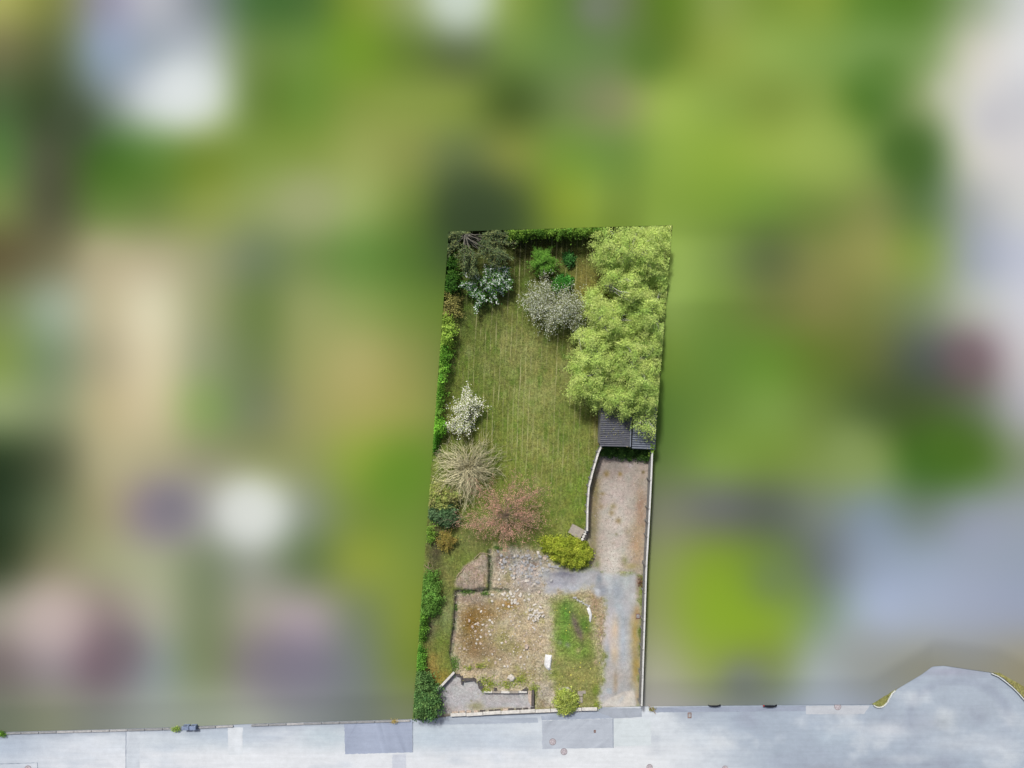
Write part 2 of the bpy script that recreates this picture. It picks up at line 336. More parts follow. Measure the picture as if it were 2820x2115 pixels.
for i, (pl, rgb) in enumerate([([(948, 1991), (1135, 1984), (1136, 2072), (950, 2077)], (170, 179, 199)),
        ([(1492, 1985), (1690, 1979), (1688, 2059), (1493, 2063)], (188, 194, 204)),
        ([(1080, 2078), (1118, 2076), (1120, 2140), (1080, 2140)], (210, 214, 224)), ([(1690, 1980), (1792, 1981), (1793, 2052), (1690, 2056)], (217, 224, 227)),
        ([(627, 2004), (668, 2003), (668, 2078), (630, 2079)], (222, 226, 231)), ([(347, 2014), (385, 2013), (384, 2140), (346, 2140)], (208, 214, 222)),
        ([(1645, 1950), (1768, 1950), (1768, 1974), (1690, 1979), (1648, 1972)], (172, 178, 188)),
        ([(1800, 1962), (2219, 1958), (2219, 1944), (1800, 1948)], (164, 172, 188)), ([(1212, 1982), (1480, 1976), (1482, 1990), (1212, 1996)], (178, 186, 198)),  # strip under the front wall stands in for its shade on the road
        ([(1490, 1972), (1645, 1960), (1690, 1978), (1492, 1984)], (176, 184, 198)), ([(2219, 1944), (2395, 1943), (2380, 1966), (2220, 1967)], (200, 203, 209))]):
    sheet('asphalt_or_shade_patch', pl, 0.004+0.0005*i, M['road'], rgb, road, step=5, jag=.5)
for pl in ([(346, 2014), (348, 2014), (347.5, 2140), (345.5, 2140)], [(0, 2103), (104, 2100), (105, 2120), (103, 2120), (102, 2101.5), (0, 2104.5)], [(1135, 1982), (1137, 1982), (1138, 2072), (1136, 2072)], [(1687, 1980), (1689, 1980), (1690, 2060), (1688, 2060)]):
    sheet('asphalt_joint', pl, 0.011, M['road'], (150, 158, 172), road, jag=.3)

# ---------------- the building plot: one raster split into lawn, site, yard, drive and forecourt ----------------
ST = 2.5
gx, gy = np.arange(1126, 1862, ST), np.arange(612, 1986, ST); X, Y = np.meshgrid(gx, gy)
N1, N2, N3, N4 = fbm(X/22, Y/22), fbm(X/9+40, Y/9), fbm(X/55+3, Y/55+8), fbm(X/4.5+70, Y/4.5+9, 3)
def pm(poly, soft=8, rag=4.0): return sm(sdist(X, Y, poly)+N1*rag+N2*rag*.6, soft)
def bl(x, y, rx, ry, rot=0, rag=.35):
    a = math.radians(rot); dx, dy = X-x, Y-y; u, v2 = (dx*math.cos(a)+dy*math.sin(a))/rx, (-dx*math.sin(a)+dy*math.cos(a))/ry
    return np.exp(-(np.hypot(u, v2)*(1+N1*rag+N2*rag*.5))**2*1.4)
c = np.zeros(X.shape+(3,)); c[:] = (120, 132, 60)
# lawn; dark top and upper left mix ground tone with painted shade
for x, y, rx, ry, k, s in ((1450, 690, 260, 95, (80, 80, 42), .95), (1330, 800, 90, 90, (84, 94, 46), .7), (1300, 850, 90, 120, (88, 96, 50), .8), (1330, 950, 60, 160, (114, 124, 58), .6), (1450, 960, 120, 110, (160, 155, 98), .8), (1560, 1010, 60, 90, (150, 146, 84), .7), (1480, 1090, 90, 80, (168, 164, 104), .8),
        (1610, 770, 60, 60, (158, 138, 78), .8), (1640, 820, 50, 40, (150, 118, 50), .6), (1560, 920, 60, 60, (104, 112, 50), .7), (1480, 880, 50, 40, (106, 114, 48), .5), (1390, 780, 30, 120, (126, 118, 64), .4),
        (1360, 1190, 60, 60, (112, 130, 50), .7), (1400, 1290, 60, 100, (124, 138, 52), .6), (1470, 1220, 70, 60, (164, 158, 98), .8), (1520, 1280, 80, 60, (156, 154, 88), .7), (1600, 1190, 50, 90, (136, 142, 74), .7), (1570, 1240, 60, 40, (152, 150, 84), .5),
        (1590, 1380, 40, 60, (112, 150, 44), .85), (1610, 1330, 26, 40, (120, 148, 50), .6), (1530, 1400, 60, 50, (158, 154, 90), .6), (1500, 1450, 60, 40, (116, 130, 58), .6), (1560, 1450, 60, 30, (150, 146, 72), .6), (1480, 1430, 30, 30, (104, 128, 44), .5), (1380, 1330, 60, 60, (132, 134, 62), .5),
        (1260, 1170, 40, 60, (122, 104, 56), .7), (1340, 1205, 60, 30, (134, 122, 60), .5), (1640, 1170, 16, 80, (142, 118, 74), .7), (1490, 1340, 60, 60, (146, 150, 80), .5)):
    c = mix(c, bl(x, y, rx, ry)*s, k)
c = mix(c, sm(np.abs(X-1648.5+(Y-1180)*.03)-3+N2*2, 5)*sm(1118-Y, 20)*sm(Y-1240, 20)*.8, (166, 140, 108))
c = mix(c, sm(np.abs(X-1648+(Y-1180)*.03)-.9, 2)*sm(1122-Y, 12)*sm(Y-1230, 12)*.7, (92, 74, 56))
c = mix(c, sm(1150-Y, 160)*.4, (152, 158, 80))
_g = fbm(X/16+5, Y/30+2); _s = fbm(X/13+31, Y/46+12)
c = mix(c, np.clip(_g*2.2-.25, 0, 1)*.55, (96, 124, 44)); c = mix(c, np.clip(_s*2.2-.3, 0, 1)*.5*sm(860-Y, 120), (172, 168, 112)); c = mix(c, np.clip(-_g*2-.5, 0, 1)*.3, (112, 106, 58))
c = c*np.array([.90, .93, .90])
# side lawn down the left
for x, y, rx, ry, k, s in ((1300, 1490, 120, 60, (124, 128, 76), .8), (1230, 1580, 50, 60, (116, 122, 66), .9), (1215, 1700, 40, 70, (112, 126, 74), .9), (1235, 1680, 24, 60, (140, 146, 104), .6), (1185, 1730, 18, 60, (126, 116, 96), .8), (1210, 1800, 40, 50, (120, 128, 62), .9), (1190, 1850, 26, 60, (158, 130, 74), .8), (1215, 1870, 40, 30, (150, 132, 62), .8), (1200, 1520, 26, 90, (84, 74, 60), .8), (1240, 1600, 20, 30, (136, 126, 76), .6)):
    c = mix(c, bl(x, y, rx, ry)*s, k)
SITE = [(1256, 1628), (1345, 1626), (1347, 1512), (1400, 1506), (1470, 1512), (1505, 1520), (1545, 1560), (1660, 1610), (1668, 1760), (1655, 1950), (1470, 1958), (1466, 1915), (1440, 1912), (1330, 1910), (1300, 1886), (1268, 1872), (1248, 1856), (1238, 1800), (1246, 1740), (1252, 1690)]
_sd = sdist(X, Y, SITE); _k = np.clip((X-1400)/80, 0, 1)+np.clip((1600-Y)/40, 0, 1)*np.clip((X-1350)/10, 0, 1); _k = np.clip(_k, 0, 1)
site = sm(_sd+(N1*4+N2*3)*(.6+2*_k), 5+26*_k); c = mix(c, site, (200, 187, 162)); c = mix(c, np.clip(N1*2-.1, 0, 1)*site*.5, (160, 140, 100)); c = mix(c, np.clip(-N1*2-.3, 0, 1)*site*.7, (224, 214, 194)); c = mix(c, np.clip(fbm(X/18+77, Y/18+3)*2.4-.5, 0, 1)*site*sm(1640-Y, 20)*.85, (146, 148, 84))
for x, y, rx, ry, k, s in ((1300, 1720, 34, 50, (122, 94, 40), 1.0), (1330, 1690, 60, 34, (138, 106, 58), .8), (1310, 1780, 60, 50, (136, 108, 64), .85), (1400, 1665, 36, 18, (150, 112, 58), .8), (1350, 1800, 70, 50, (154, 134, 108), .6), (1300, 1650, 50, 18, (148, 130, 118), .8), (1450, 1720, 50, 60, (196, 178, 146), .85), (1430, 1790, 60, 50, (188, 168, 132), .6), (1480, 1780, 40, 60, (192, 174, 142), .6),
        (1385, 1760, 26, 34, (138, 136, 72), .6), (1420, 1785, 26, 20, (146, 142, 80), .6), (1450, 1860, 60, 26, (152, 142, 84), .6), (1250, 1828, 12, 24, (84, 118, 48), .9), (1430, 1570, 60, 46, (190, 184, 184), .9), (1470, 1600, 40, 26, (180, 174, 176), .8), (1390, 1600, 30, 20, (188, 166, 138), .6), (1375, 1540, 16, 26, (136, 116, 110), .7), (1470, 1545, 30, 12, (158, 162, 160), .7), (1450, 1625, 60, 14, (158, 146, 138), .6),
        (1470, 1555, 20, 14, (158, 126, 110), .6), (1400, 1585, 14, 24, (132, 132, 72), .5), (1500, 1900, 30, 50, (186, 178, 164), .85), (1500, 1860, 30, 30, (182, 172, 150), .7), (1290, 1858, 36, 12, (214, 192, 160), .9), (1360, 1890, 50, 12, (196, 184, 160), .7), (1330, 1890, 20, 8, (160, 168, 72), .6), (1345, 1825, 20, 16, (150, 150, 70), .5)):
    c = mix(c, bl(x, y, rx, ry)*s*site, k)
# mound, then the grass growing on the right of the site
MOUND = [(1256, 1618), (1254, 1598), (1272, 1566), (1300, 1545), (1332, 1520), (1345, 1530), (1346, 1600), (1338, 1624), (1310, 1632), (1282, 1624)]
c = mix(c, pm(MOUND, 9, 5)*.95, (176, 158, 146)); c = mix(c, pm(MOUND, 9, 5)*np.clip(N2*2, 0, 1)*.5, (150, 130, 112)); c = mix(c, bl(1318, 1580, 20, 30)*.6, (192, 170, 152)); c = mix(c, bl(1275, 1600, 14, 12)*.6, (152, 134, 124)); c = mix(c, bl(1336, 1600, 6, 20)*.5, (160, 142, 90))
GRS = [(1520, 1655), (1560, 1640), (1600, 1655), (1630, 1700), (1640, 1780), (1656, 1850), (1652, 1945), (1590, 1950), (1530, 1890), (1515, 1830), (1530, 1760)]
c = mix(c, pm(GRS, 26, 10)*.9, (146, 146, 86))
for x, y, rx, ry, k, s in ((1560, 1690, 32, 50, (98, 142, 56), .95), (1555, 1760, 30, 40, (104, 148, 54), .9), (1610, 1720, 22, 30, (94, 132, 52), .9), (1600, 1790, 40, 40, (112, 146, 58), .8), (1585, 1720, 11, 42, (118, 106, 96), 1.0), (1598, 1748, 9, 22, (118, 106, 96), .9), (1563, 1776, 9, 9, (128, 130, 112), .8), (1542, 1770, 8, 9, (128, 134, 108), .7), (1520, 1860, 30, 20, (128, 142, 64), .6),
        (1600, 1870, 50, 26, (164, 158, 92), .7), (1640, 1900, 12, 20, (124, 146, 50), .7), (1593, 1792, 8, 10, (172, 158, 122), .7), (1641, 1823, 8, 10, (184, 164, 132), .8), (1640, 1660, 22, 50, (162, 136, 108), .9), (1660, 1720, 16, 70, (172, 148, 120), .9), (1600, 1640, 40, 12, (160, 142, 104), .6), (1645, 1940, 8, 14, (160, 176, 50), .7)):
    a_ = bl(x, y, rx, ry, -18 if (x, y) in ((1585, 1720), (1598, 1748)) else 0)*s; c = mix(c, a_, k)
# drive: dusty path to the slab, concrete, worn wheel tracks, sandy mouth
DRIVE = [(1500, 1566), (1560, 1566), (1625, 1568), (1648, 1570), (1690, 1576), (1752, 1574), (1764, 1590), (1760, 1690), (1763, 1948), (1646, 1952), (1656, 1900), (1668, 1850), (1664, 1780), (1672, 1700), (1664, 1640), (1640, 1640), (1628, 1618), (1600, 1620), (1570, 1632), (1502, 1634)]
drv = pm(DRIVE, 18, 13.0); c = mix(c, drv, (186, 184, 184))
for x, y, rx, ry, k, s in ((1560, 1580, 50, 16, (132, 130, 142), .95), (1540, 1605, 48, 22, (164, 164, 174), .9), (1600, 1600, 30, 16, (176, 176, 182), .7), (1575, 1620, 16, 8, (196, 196, 206), .8), (1550, 1566, 24, 6, (96, 90, 90), .8), (1650, 1590, 12, 26, (146, 154, 162), .95), (1660, 1625, 16, 18, (148, 152, 162), .9), (1674, 1586, 14, 24, (196, 204, 206), .9), (1700, 1620, 22, 50, (162, 170, 180), .85), (1720, 1600, 34, 20, (186, 190, 190), .7), (1735, 1620, 16, 30, (186, 188, 188), .6), (1700, 1680, 24, 26, (176, 184, 192), .8),  # thin dark strip below the golden bush is its shadow, painted in
        (1645, 1628, 8, 8, (204, 204, 210), .9), (1680, 1625, 6, 12, (192, 198, 204), .7), (1730, 1690, 18, 40, (180, 184, 190), .6), (1680, 1700, 12, 30, (192, 190, 196), .7), (1676, 1750, 14, 60, (198, 184, 180), .85), (1694, 1735, 12, 42, (206, 184, 160), .9), (1693, 1800, 14, 34, (212, 192, 166), .9), (1716, 1760, 11, 90, (178, 186, 194), .95), (1672, 1850, 12, 30, (196, 188, 180), .8), (1672, 1800, 8, 40, (164, 170, 178), .8), (1700, 1860, 40, 30, (192, 184, 176), .8), (1695, 1880, 8, 40, (176, 158, 132), .8),
        (1752, 1740, 17, 60, (168, 146, 84), 1.0), (1753, 1840, 17, 70, (174, 152, 90), 1.0), (1755, 1690, 12, 26, (172, 142, 100), .8), (1758, 1600, 8, 34, (160, 138, 124), .9), (1758, 1630, 8, 30, (176, 152, 138), .8), (1742, 1700, 8, 10, (196, 170, 140), .7), (1756, 1920, 8, 30, (188, 164, 134), .8)):
    c = mix(c, bl(x, y, rx, ry, rag=.25)*s*drv, k)
c = mix(c, pm([(1652, 1940), (1690, 1915), (1722, 1903), (1745, 1900), (1752, 1948), (1652, 1946)], 6, 3)*.95, (216, 208, 198)); c = mix(c, bl(1712, 1925, 6, 22, 35, .2)*.8, (190, 192, 196))
c = mix(c, pm([(1671, 1896), (1685, 1896), (1685, 1911), (1671, 1911)], 2, .6)*.8, (176, 184, 190))
# dust over the joint of yard and slab is laid after the yard
# yard between the fences
YARD = [(1653, 1256), (1660, 1252), (1790, 1262), (1782, 1440), (1772, 1590), (1752, 1576), (1690, 1576), (1648, 1571), (1622, 1560), (1612, 1500), (1616, 1440), (1622, 1340)]
yrd = pm(YARD, 7, 3.0); c = mix(c, yrd, (182, 171, 160))
for x, y, rx, ry, k, s in ((1690, 1290, 80, 40, (158, 146, 138), .9), (1700, 1440, 46, 110, (204, 194, 184), .95), (1690, 1530, 40, 50, (212, 202, 192), .9), (1700, 1370, 40, 40, (190, 176, 170), .7), (1765, 1400, 16, 80, (168, 142, 122), .95), (1755, 1500, 24, 80, (182, 156, 126), .95), (1635, 1420, 14, 120, (142, 130, 96), .9), (1640, 1350, 14, 50, (138, 124, 84), .8), (1632, 1500, 14, 70, (146, 136, 104), .9), (1670, 1305, 9, 10, (142, 122, 74), .8), (1708, 1305, 7, 8, (140, 122, 76), .9), (1688, 1395, 10, 9, (150, 134, 96), .8), (1684, 1412, 9, 8, (148, 132, 94), .8), (1703, 1434, 9, 9, (148, 130, 92), .8), (1772, 1300, 5, 5, (120, 106, 72), .9), (1735, 1282, 10, 8, (188, 178, 178), .8), (1655, 1395, 10, 8, (156, 138, 108), .7), (1658, 1360, 8, 5, (150, 130, 84), .7),
        (1720, 1545, 12, 16, (150, 146, 104), .8), (1645, 1555, 10, 14, (124, 130, 80), .8), (1740, 1560, 24, 12, (168, 156, 108), .8), (1730, 1465, 12, 10, (160, 150, 124), .6), (1697, 1471, 4, 4, (132, 128, 96), .8), (1668, 1573, 4, 3, (120, 120, 90), .8)):
    c = mix(c, bl(x, y, rx, ry)*s*yrd, k)
c = mix(c, bl(1676, 1568, 30, 16)*.9, (214, 206, 198)); c = mix(c, bl(1690, 1560, 20, 26)*.7, (214, 206, 196)); c = mix(c, bl(1640, 1572, 24, 12)*.6, (168, 164, 166)); c = mix(c, bl(1720, 1580, 26, 8)*.5, (196, 190, 182))
c = mix(c, bl(1680, 1935, 30, 10)*.9, (226, 220, 212)); c = mix(c, bl(1730, 1925, 16, 18)*.8, (222, 210, 198))
c = mix(c, np.clip(fbm(X/11+50, Y/11+60)*2.6-1.0, 0, 1)*yrd*.6, (140, 126, 96))
FORE = [(1205, 1900), (1250, 1853), (1268, 1862), (1271, 1877), (1305, 1874), (1318, 1886), (1324, 1902), (1342, 1906), (1452, 1904), (1470, 1904), (1474, 1975), (1240, 1990), (1206, 1996)]
fore = pm(FORE, 3, 1.0); c = mix(c, fore, (190, 187, 190))
for x, y, rx, ry, k, s in ((1280, 1885, 50, 30, (194, 190, 188), .8), (1380, 1920, 80, 20, (184, 176, 172), .6), (1310, 1945, 26, 14, (160, 152, 110), .8), (1390, 1955, 60, 7, (162, 150, 112), .8), (1215, 1930, 10, 40, (146, 136, 134), .6), (1240, 1955, 30, 14, (168, 152, 144), .6), (1255, 1868, 12, 10, (208, 208, 206), .8), (1298, 1930, 4, 4, (120, 118, 84), .8), (1447, 1915, 12, 20, (198, 194, 190), .6), (1425, 1960, 40, 6, (170, 150, 110), .7)):
    c = mix(c, bl(x, y, rx, ry)*s*fore, k)
c = mix(c, sm(np.abs(Y-(1970-(X-1240)*.042))-6, 4)*sm(1212-X, 10)*sm(X-1645, 10)*.9, (150, 138, 122))
c += (N4*7)[..., None]
# heights: lawn 0.5 m above the road, sunken house site, mound, trenches at the foundation edge, forecourt at road level
Z = np.full(X.shape, .5)
ramp = np.clip((Y-1800)/150, 0, 1); hs = sm(_sd+N1*1.5+10*_k, 4+36*_k)
rightside = np.clip((X-1480)/120, 0, 1)
Z = Z*(1-ramp*np.clip((X-1440)/60, 0, 1)*.92)
low = .20+.30*rightside*(1-ramp); low = np.minimum(low, Z); low = np.where(Y < 1640, np.maximum(low, .25*np.clip((1560-Y)/40, 0, 1)+.20), low)
Z = Z*(1-hs)+np.minimum(low+N1*.05+N2*.04, .5)*hs
TR = [[(1346, 1520), (1352, 1560), (1350, 1622)], [(1398, 1627), (1350, 1624), (1300, 1629), (1257, 1630)], [(1256, 1630), (1255, 1690), (1250, 1740), (1243, 1800)]]
tr = np.full(X.shape, 1e9)
for ln in TR:
    for (x1, y1), (x2, y2) in zip(ln[:-1], ln[1:]):
        t_ = np.clip(((X-x1)*(x2-x1)+(Y-y1)*(y2-y1))/((x2-x1)**2+(y2-y1)**2), 0, 1); tr = np.minimum(tr, np.hypot(X-x1-t_*(x2-x1), Y-y1-t_*(y2-y1)))
trm = sm(tr-4.5+N1*4+N2*3, 8)
Z = Z-trm*(.16+.12*(N1 > 0)); c = mix(c, trm*.8, (140, 128, 118)); c = mix(c, trm*sm(-N1-.05, .3)*.8, (100, 118, 82))
mh = np.clip(-sdist(X, Y, MOUND)/16, 0, 1); Z = Z+mh*.12*(1-trm)
fz = sm(sdist(X, Y, FORE), 3); Z = Z*(1-fz)+.025*fz
Z = np.where(fz > .5, .025, Z)
Z = Z+N2*.012
PLOT = [(1236, 638), (1851, 620), (1801, 1260), (1785, 1600), (1771, 1945), (1656, 1948), (1645, 1953), (1237, 1972), (1206, 1978), (1136, 1980)]
REGV = sdist(X, Y, PLOT)
def zg(px, py):
    fx, fy = np.clip((np.asarray(px, float)-gx[0])/ST, 0, len(gx)-1.01), np.clip((np.asarray(py, float)-gy[0])/ST, 0, len(gy)-1.01)
    return Z[np.round(fy).astype(int), np.round(fx).astype(int)]
# snap the border vertices onto the plot's outline so that its edge is clean
def snap(x, y):
    best = np.full(x.shape, 1e9); ox, oy = x.copy(), y.copy(); n = len(PLOT)
    for i in range(n):
        (x1, y1), (x2, y2) = PLOT[i], PLOT[(i+1) % n]; t_ = np.clip(((x-x1)*(x2-x1)+(y-y1)*(y2-y1))/((x2-x1)**2+(y2-y1)**2), 0, 1)
        qx, qy = x1+t_*(x2-x1), y1+t_*(y2-y1); d = np.hypot(x-qx, y-qy); k = d < best; best = np.where(k, d, best); ox, oy = np.where(k, qx, ox), np.where(k, qy, oy)
    return ox, oy
sx, sy = snap(X, Y); out = REGV > 0; XS, YS = np.where(out, sx, X), np.where(out, sy, Y)
VV = P(XS, YS, Z).reshape(-1, 3); CC = A(np.clip(c, 8, 250).reshape(-1, 3))
streak = (np.clip(sm(Y-1330, 120)*sm(640-Y, 40)*sm(1270-X, 60), 0, 1)*np.clip(.75+N3*.8, .15, 1)).reshape(-1)
nx = len(gx); fi = (np.arange(len(gy)-1)[:, None]*nx+np.arange(nx-1)[None])
FF = np.stack([fi, fi+nx, fi+nx+1, fi+1], -1).reshape(-1, 4)
mid = lambda a: ((a[:-1, :-1]+a[1:, :-1]+a[1:, 1:]+a[:-1, 1:])/4).reshape(-1)
inside = mid((REGV < ST*.99).astype(float)) > .99
reg = np.zeros(len(FF), int); reg[mid(site) > .5] = 1; reg[mid(yrd) > .5] = 2; reg[mid(drv) > .5] = 3; reg[mid(fz) > .5] = 4
for k, (nm, mt) in enumerate((('lawn', 'lawn'), ('demolition_ground', 'site'), ('gravel_yard', 'yard'), ('driveway', 'drive'), ('gravel_forecourt', 'yard'))):
    f = FF[inside & (reg == k)]; us_, inv = np.unique(f, return_inverse=True)
    solo(nm, VV[us_], inv.reshape(-1, 4), M[mt], kind='structure', col=CC[us_], origin=np.zeros(3), extra={'Streak': streak[us_]} if k == 0 else None)

# ---------------- plant builders ----------------
def leaves(cen, size, col, up=.6, aspect=.55, dirv=None, jit=.35):
    """one mesh of diamond leaves: centres (n,3), sizes, colours"""
    n = len(cen); nrm = R.normal(0, 1, (n, 3)); nrm[:, 2] = np.abs(nrm[:, 2])+up; nrm /= np.linalg.norm(nrm, axis=1)[:, None]
    t = R.normal(0, 1, (n, 3)) if dirv is None else dirv+R.normal(0, jit, (n, 3))
    t -= (t*nrm).sum(1)[:, None]*nrm; t /= np.linalg.norm(t, axis=1)[:, None]+1e-9; b = np.cross(nrm, t)
    s = (np.ones(n)*size*R.uniform(.7, 1.35, n))[:, None]
    v = np.stack([cen-t*s*.5, cen+b*s*aspect*.5, cen+t*s*.5, cen-b*s*aspect*.5], 1).reshape(-1, 3)
    return v, np.arange(4*n).reshape(-1, 4), np.repeat(col, 4, 0)
LEAFY = 1.6
def pal(cols, n, k=.10):
    cs = np.array([A(c_) for c_ in cols])*LEAFY; cs = cs+(cs.mean(1, keepdims=True)-cs)*.16; g_ = (cs[:, 1] > cs[:, 0]*1.15)[:, None]; cs = cs*np.where(g_, [1.05, 1.0, .88], 1.0); w_ = R.dirichlet(np.ones(len(cs))*.7, n); c_ = w_@cs
    return np.clip(c_*np.exp(R.normal(0, k, (n, 1))), .003, .85)
def tubes(lines, sides=4):
    """lines: list of (points (m,3), r0, r1) -> one mesh of tapered tubes"""
    V, F, b = [], [], 0
    for pts, r0, r1 in lines:
        pts = np.asarray(pts, float); m = len(pts); d = np.gradient(pts, axis=0); d /= np.linalg.norm(d, axis=1)[:, None]+1e-9
        ref = np.where(np.abs(d[:, 2:3]) > .9, np.array([[1., 0, 0]]), np.array([[0, 0, 1.]])); u = np.cross(d, ref); u /= np.linalg.norm(u, axis=1)[:, None]+1e-9; w_ = np.cross(d, u)
        r = np.linspace(r0, r1, m)[:, None]
        for k in range(sides):
            a = 2*math.pi*k/sides; V.append(pts+(u*math.cos(a)+w_*math.sin(a))*r)
        i = np.arange(m-1)
        for k in range(sides):
            k2 = (k+1) % sides; F.append(np.stack([b+k*m+i, b+k2*m+i, b+k2*m+i+1, b+k*m+i+1], -1))
        b += sides*m
    return np.concatenate(V), np.concatenate(F)
def curve(a, b, m=6, bow=.15, sag=0.0, wob=.04):
    a, b = np.asarray(a, float), np.asarray(b, float); t = np.linspace(0, 1, m)[:, None]; L = np.linalg.norm(b-a)
    side = R.normal(0, 1, 3); side -= side.dot(b-a)*(b-a)/(L*L+1e-9)
    p = a+(b-a)*t+side*np.sin(t*math.pi)*bow*L*.3+np.array([0, 0, sag])*np.sin(t*math.pi)*L
    p[1:-1] += R.normal(0, wob*L, (m-2, 3))*.5
    return p
def proj(v):                   # where a point appears over the ground plane, in photo pixels
    k = H/(H-v[:, 2]); return v[:, 0]*k*PPM+1410, 1057.5-v[:, 1]*k*PPM
def within(v, margin=0.0):     # crowns are kept to their own side of the plot's boundary
    x, y = proj(v); return (x > leftline(y)+margin) & (x < rightline(y)-margin) & (y > topline(x)+margin)
def crown_pts(poly, zb, zt, ncl, per, rc, p=.6, rough=.6, low=.3, droop=.8, hn=2.0, seed=0):
    """leaf positions filling the volume under a domed, lumpy top over a pixel outline; also each leaf's clump index"""
    poly = list(poly); a = np.array(poly, float); mn, mx = a.min(0), a.max(0); pts = np.zeros((0, 2))
    while len(pts) < ncl:
        q = R.uniform(mn, mx, (ncl*3, 2)); q = q[inpoly(q[:, 0], q[:, 1], poly)]; pts = np.concatenate([pts, q])
    pts = pts[:ncl]; pts = pts+R.normal(0, min(4.0, 9*rc), pts.shape); d = np.maximum(-sdist(pts[:, 0], pts[:, 1], poly), 0); dm = max(d.max(), 1)
    h = zb+(zt-zb)*np.clip(d/dm, 0, 1)**p
    h = h+rough*fbm(pts[:, 0]/30/hn+seed*3.1, pts[:, 1]/30/hn+seed, 3)*1.6
    lowm = R.random(ncl) < low; h = np.where(lowm, zb+(h-zb)*R.random(ncl), h)
    cen = P(pts[:, 0], pts[:, 1], np.maximum(h, .3)); k = np.repeat(np.arange(ncl), per); off = R.normal(0, 1, (ncl*per, 3))*rc*np.array([.55, .55, .38])
    th_ = R.uniform(0, 2*math.pi, ncl)[k]; al = off[:, 0]*1.55; ac = off[:, 1]*.6; off[:, 0], off[:, 1] = al*np.cos(th_)-ac*np.sin(th_), al*np.sin(th_)+ac*np.cos(th_)
    rr = np.hypot(off[:, 0], off[:, 1]); off[:, 2] -= droop*rr*rr/max(rc, .05)*.6
    return cen[k]+off, k, cen
def plant(name, label, cat, base, poly, zb, zt, ncl, per, rc, leaf, cols, mat='leaf', group=None, stems=5, stem_mat='bark', trunk=None, clip=False, up=.6, aspect=.55, p=.6, rough=.5, low=.3, droop=.6, hn=2.0, k=.12, crown_name='foliage', seed=0, dots=None, sub=None, limb_r=.05, ck=.22):
    gz = float(zg(*base)); b0 = P(base[0], base[1], gz); t = thing(name, label, cat, b0, group)
    v, ki, cen = crown_pts(poly, zb, zt, ncl, per, rc, p, rough, low, droop, hn, seed)
    cc = pal(cols, ncl, ck)[ki]*np.exp(R.normal(0, k, (len(v), 1)))
    if clip: m_ = within(v, 1.0); v, cc = v[m_], cc[m_]
    lv, lf, lc = leaves(v, leaf, cc, up, aspect)
    fo = part(crown_name, lv, lf, M[mat], t, col=lc)
    if dots:                   # blossom over the same clumps
        dn, ds, dc = dots; i = R.integers(0, len(cen), dn); dv_ = cen[i]+R.normal(0, 1, (dn, 3))*rc*.5; dv_[:, 2] += rc*.25
        if clip: dv_ = dv_[within(dv_, 1.0)]
        bv, bf, bc = leaves(dv_, ds, pal(dc, len(dv_), .06), 1.2, .9); part('blossom', bv, bf, M['petal'], t, col=bc)
    tops = cen[R.choice(len(cen), min(stems, len(cen)), False)] if stems else []
    if trunk:
        tp = b0+np.array(trunk[1]); part('trunk', *tubes([(curve(b0-[0, 0, .1], tp, 7, .1), trunk[0], trunk[0]*.45)], 7), M[stem_mat], t, smooth=True)
        L = [(curve(b0+(tp-b0)*R.uniform(.35, .95), q, 6, .2, .08), trunk[0]*.42, .015) for q in tops]
    else: L = [(curve(b0+np.append(R.normal(0, .12, 2), -.05), q, 6, .25, .06), limb_r*R.uniform(.6, 1), .012) for q in tops]
    if clip: L = [l_ for l_ in L if within(l_[0]).all()]
    if L: part('branches' if trunk else 'stems', *tubes(L), M[stem_mat], t, smooth=True, kind=None)
    return t

# ---------------- birches along the right boundary ----------------
BG = [(196, 218, 110), (178, 210, 100), (214, 230, 140), (156, 198, 92)]
BI = [
 ('tall pale green birch filling the top right corner of the garden', (1745, 690), 6.0, [(1645, 640), (1690, 622), (1760, 615), (1860, 610), (1860, 720), (1845, 800), (1790, 790), (1740, 745), (1690, 745), (1640, 720), (1634, 685)], 260),
 ('slim pale green birch nearest the small round shrub on the lawn', (1690, 780), 5.0, [(1660, 738), (1700, 720), (1770, 745), (1800, 800), (1790, 845), (1740, 855), (1712, 830), (1700, 806), (1664, 784), (1658, 762)], 130),
 ('yellow-green birch leaning over the boundary halfway up the right side', (1800, 850), 5.6, [(1750, 790), (1840, 770), (1852, 860), (1845, 950), (1790, 960), (1755, 920), (1735, 860)], 150),
 ('spreading birch just right of the big blossoming tree', (1660, 870), 5.0, [(1623, 810), (1643, 788), (1656, 815), (1690, 826), (1712, 832), (1750, 850), (1760, 910), (1730, 960), (1660, 960), (1610, 935), (1630, 890), (1612, 860), (1616, 832)], 160),
 ('broad birch reaching furthest left over the open lawn', (1650, 1020), 5.2, [(1580, 918), (1640, 902), (1700, 930), (1720, 1000), (1700, 1070), (1650, 1110), (1616, 1108), (1580, 1090), (1562, 1060), (1563, 1025), (1571, 992), (1598, 958)], 210),
 ('dense yellow-green birch beside the boundary above the shed', (1765, 1010), 6.0, [(1700, 930), (1780, 930), (1845, 935), (1838, 1040), (1825, 1120), (1760, 1145), (1710, 1110), (1690, 1040)], 220),
 ('birch whose lowest leaves hang over the left shed roof', (1690, 1110), 4.8, [(1615, 1080), (1690, 1060), (1750, 1085), (1745, 1130), (1722, 1160), (1700, 1128), (1672, 1145), (1664, 1120), (1630, 1125)], 110),
 ('thin birch spilling over the right shed roof', (1790, 1150), 4.4, [(1735, 1095), (1790, 1080), (1830, 1100), (1822, 1210), (1780, 1205), (1742, 1182), (1748, 1140)], 80)]
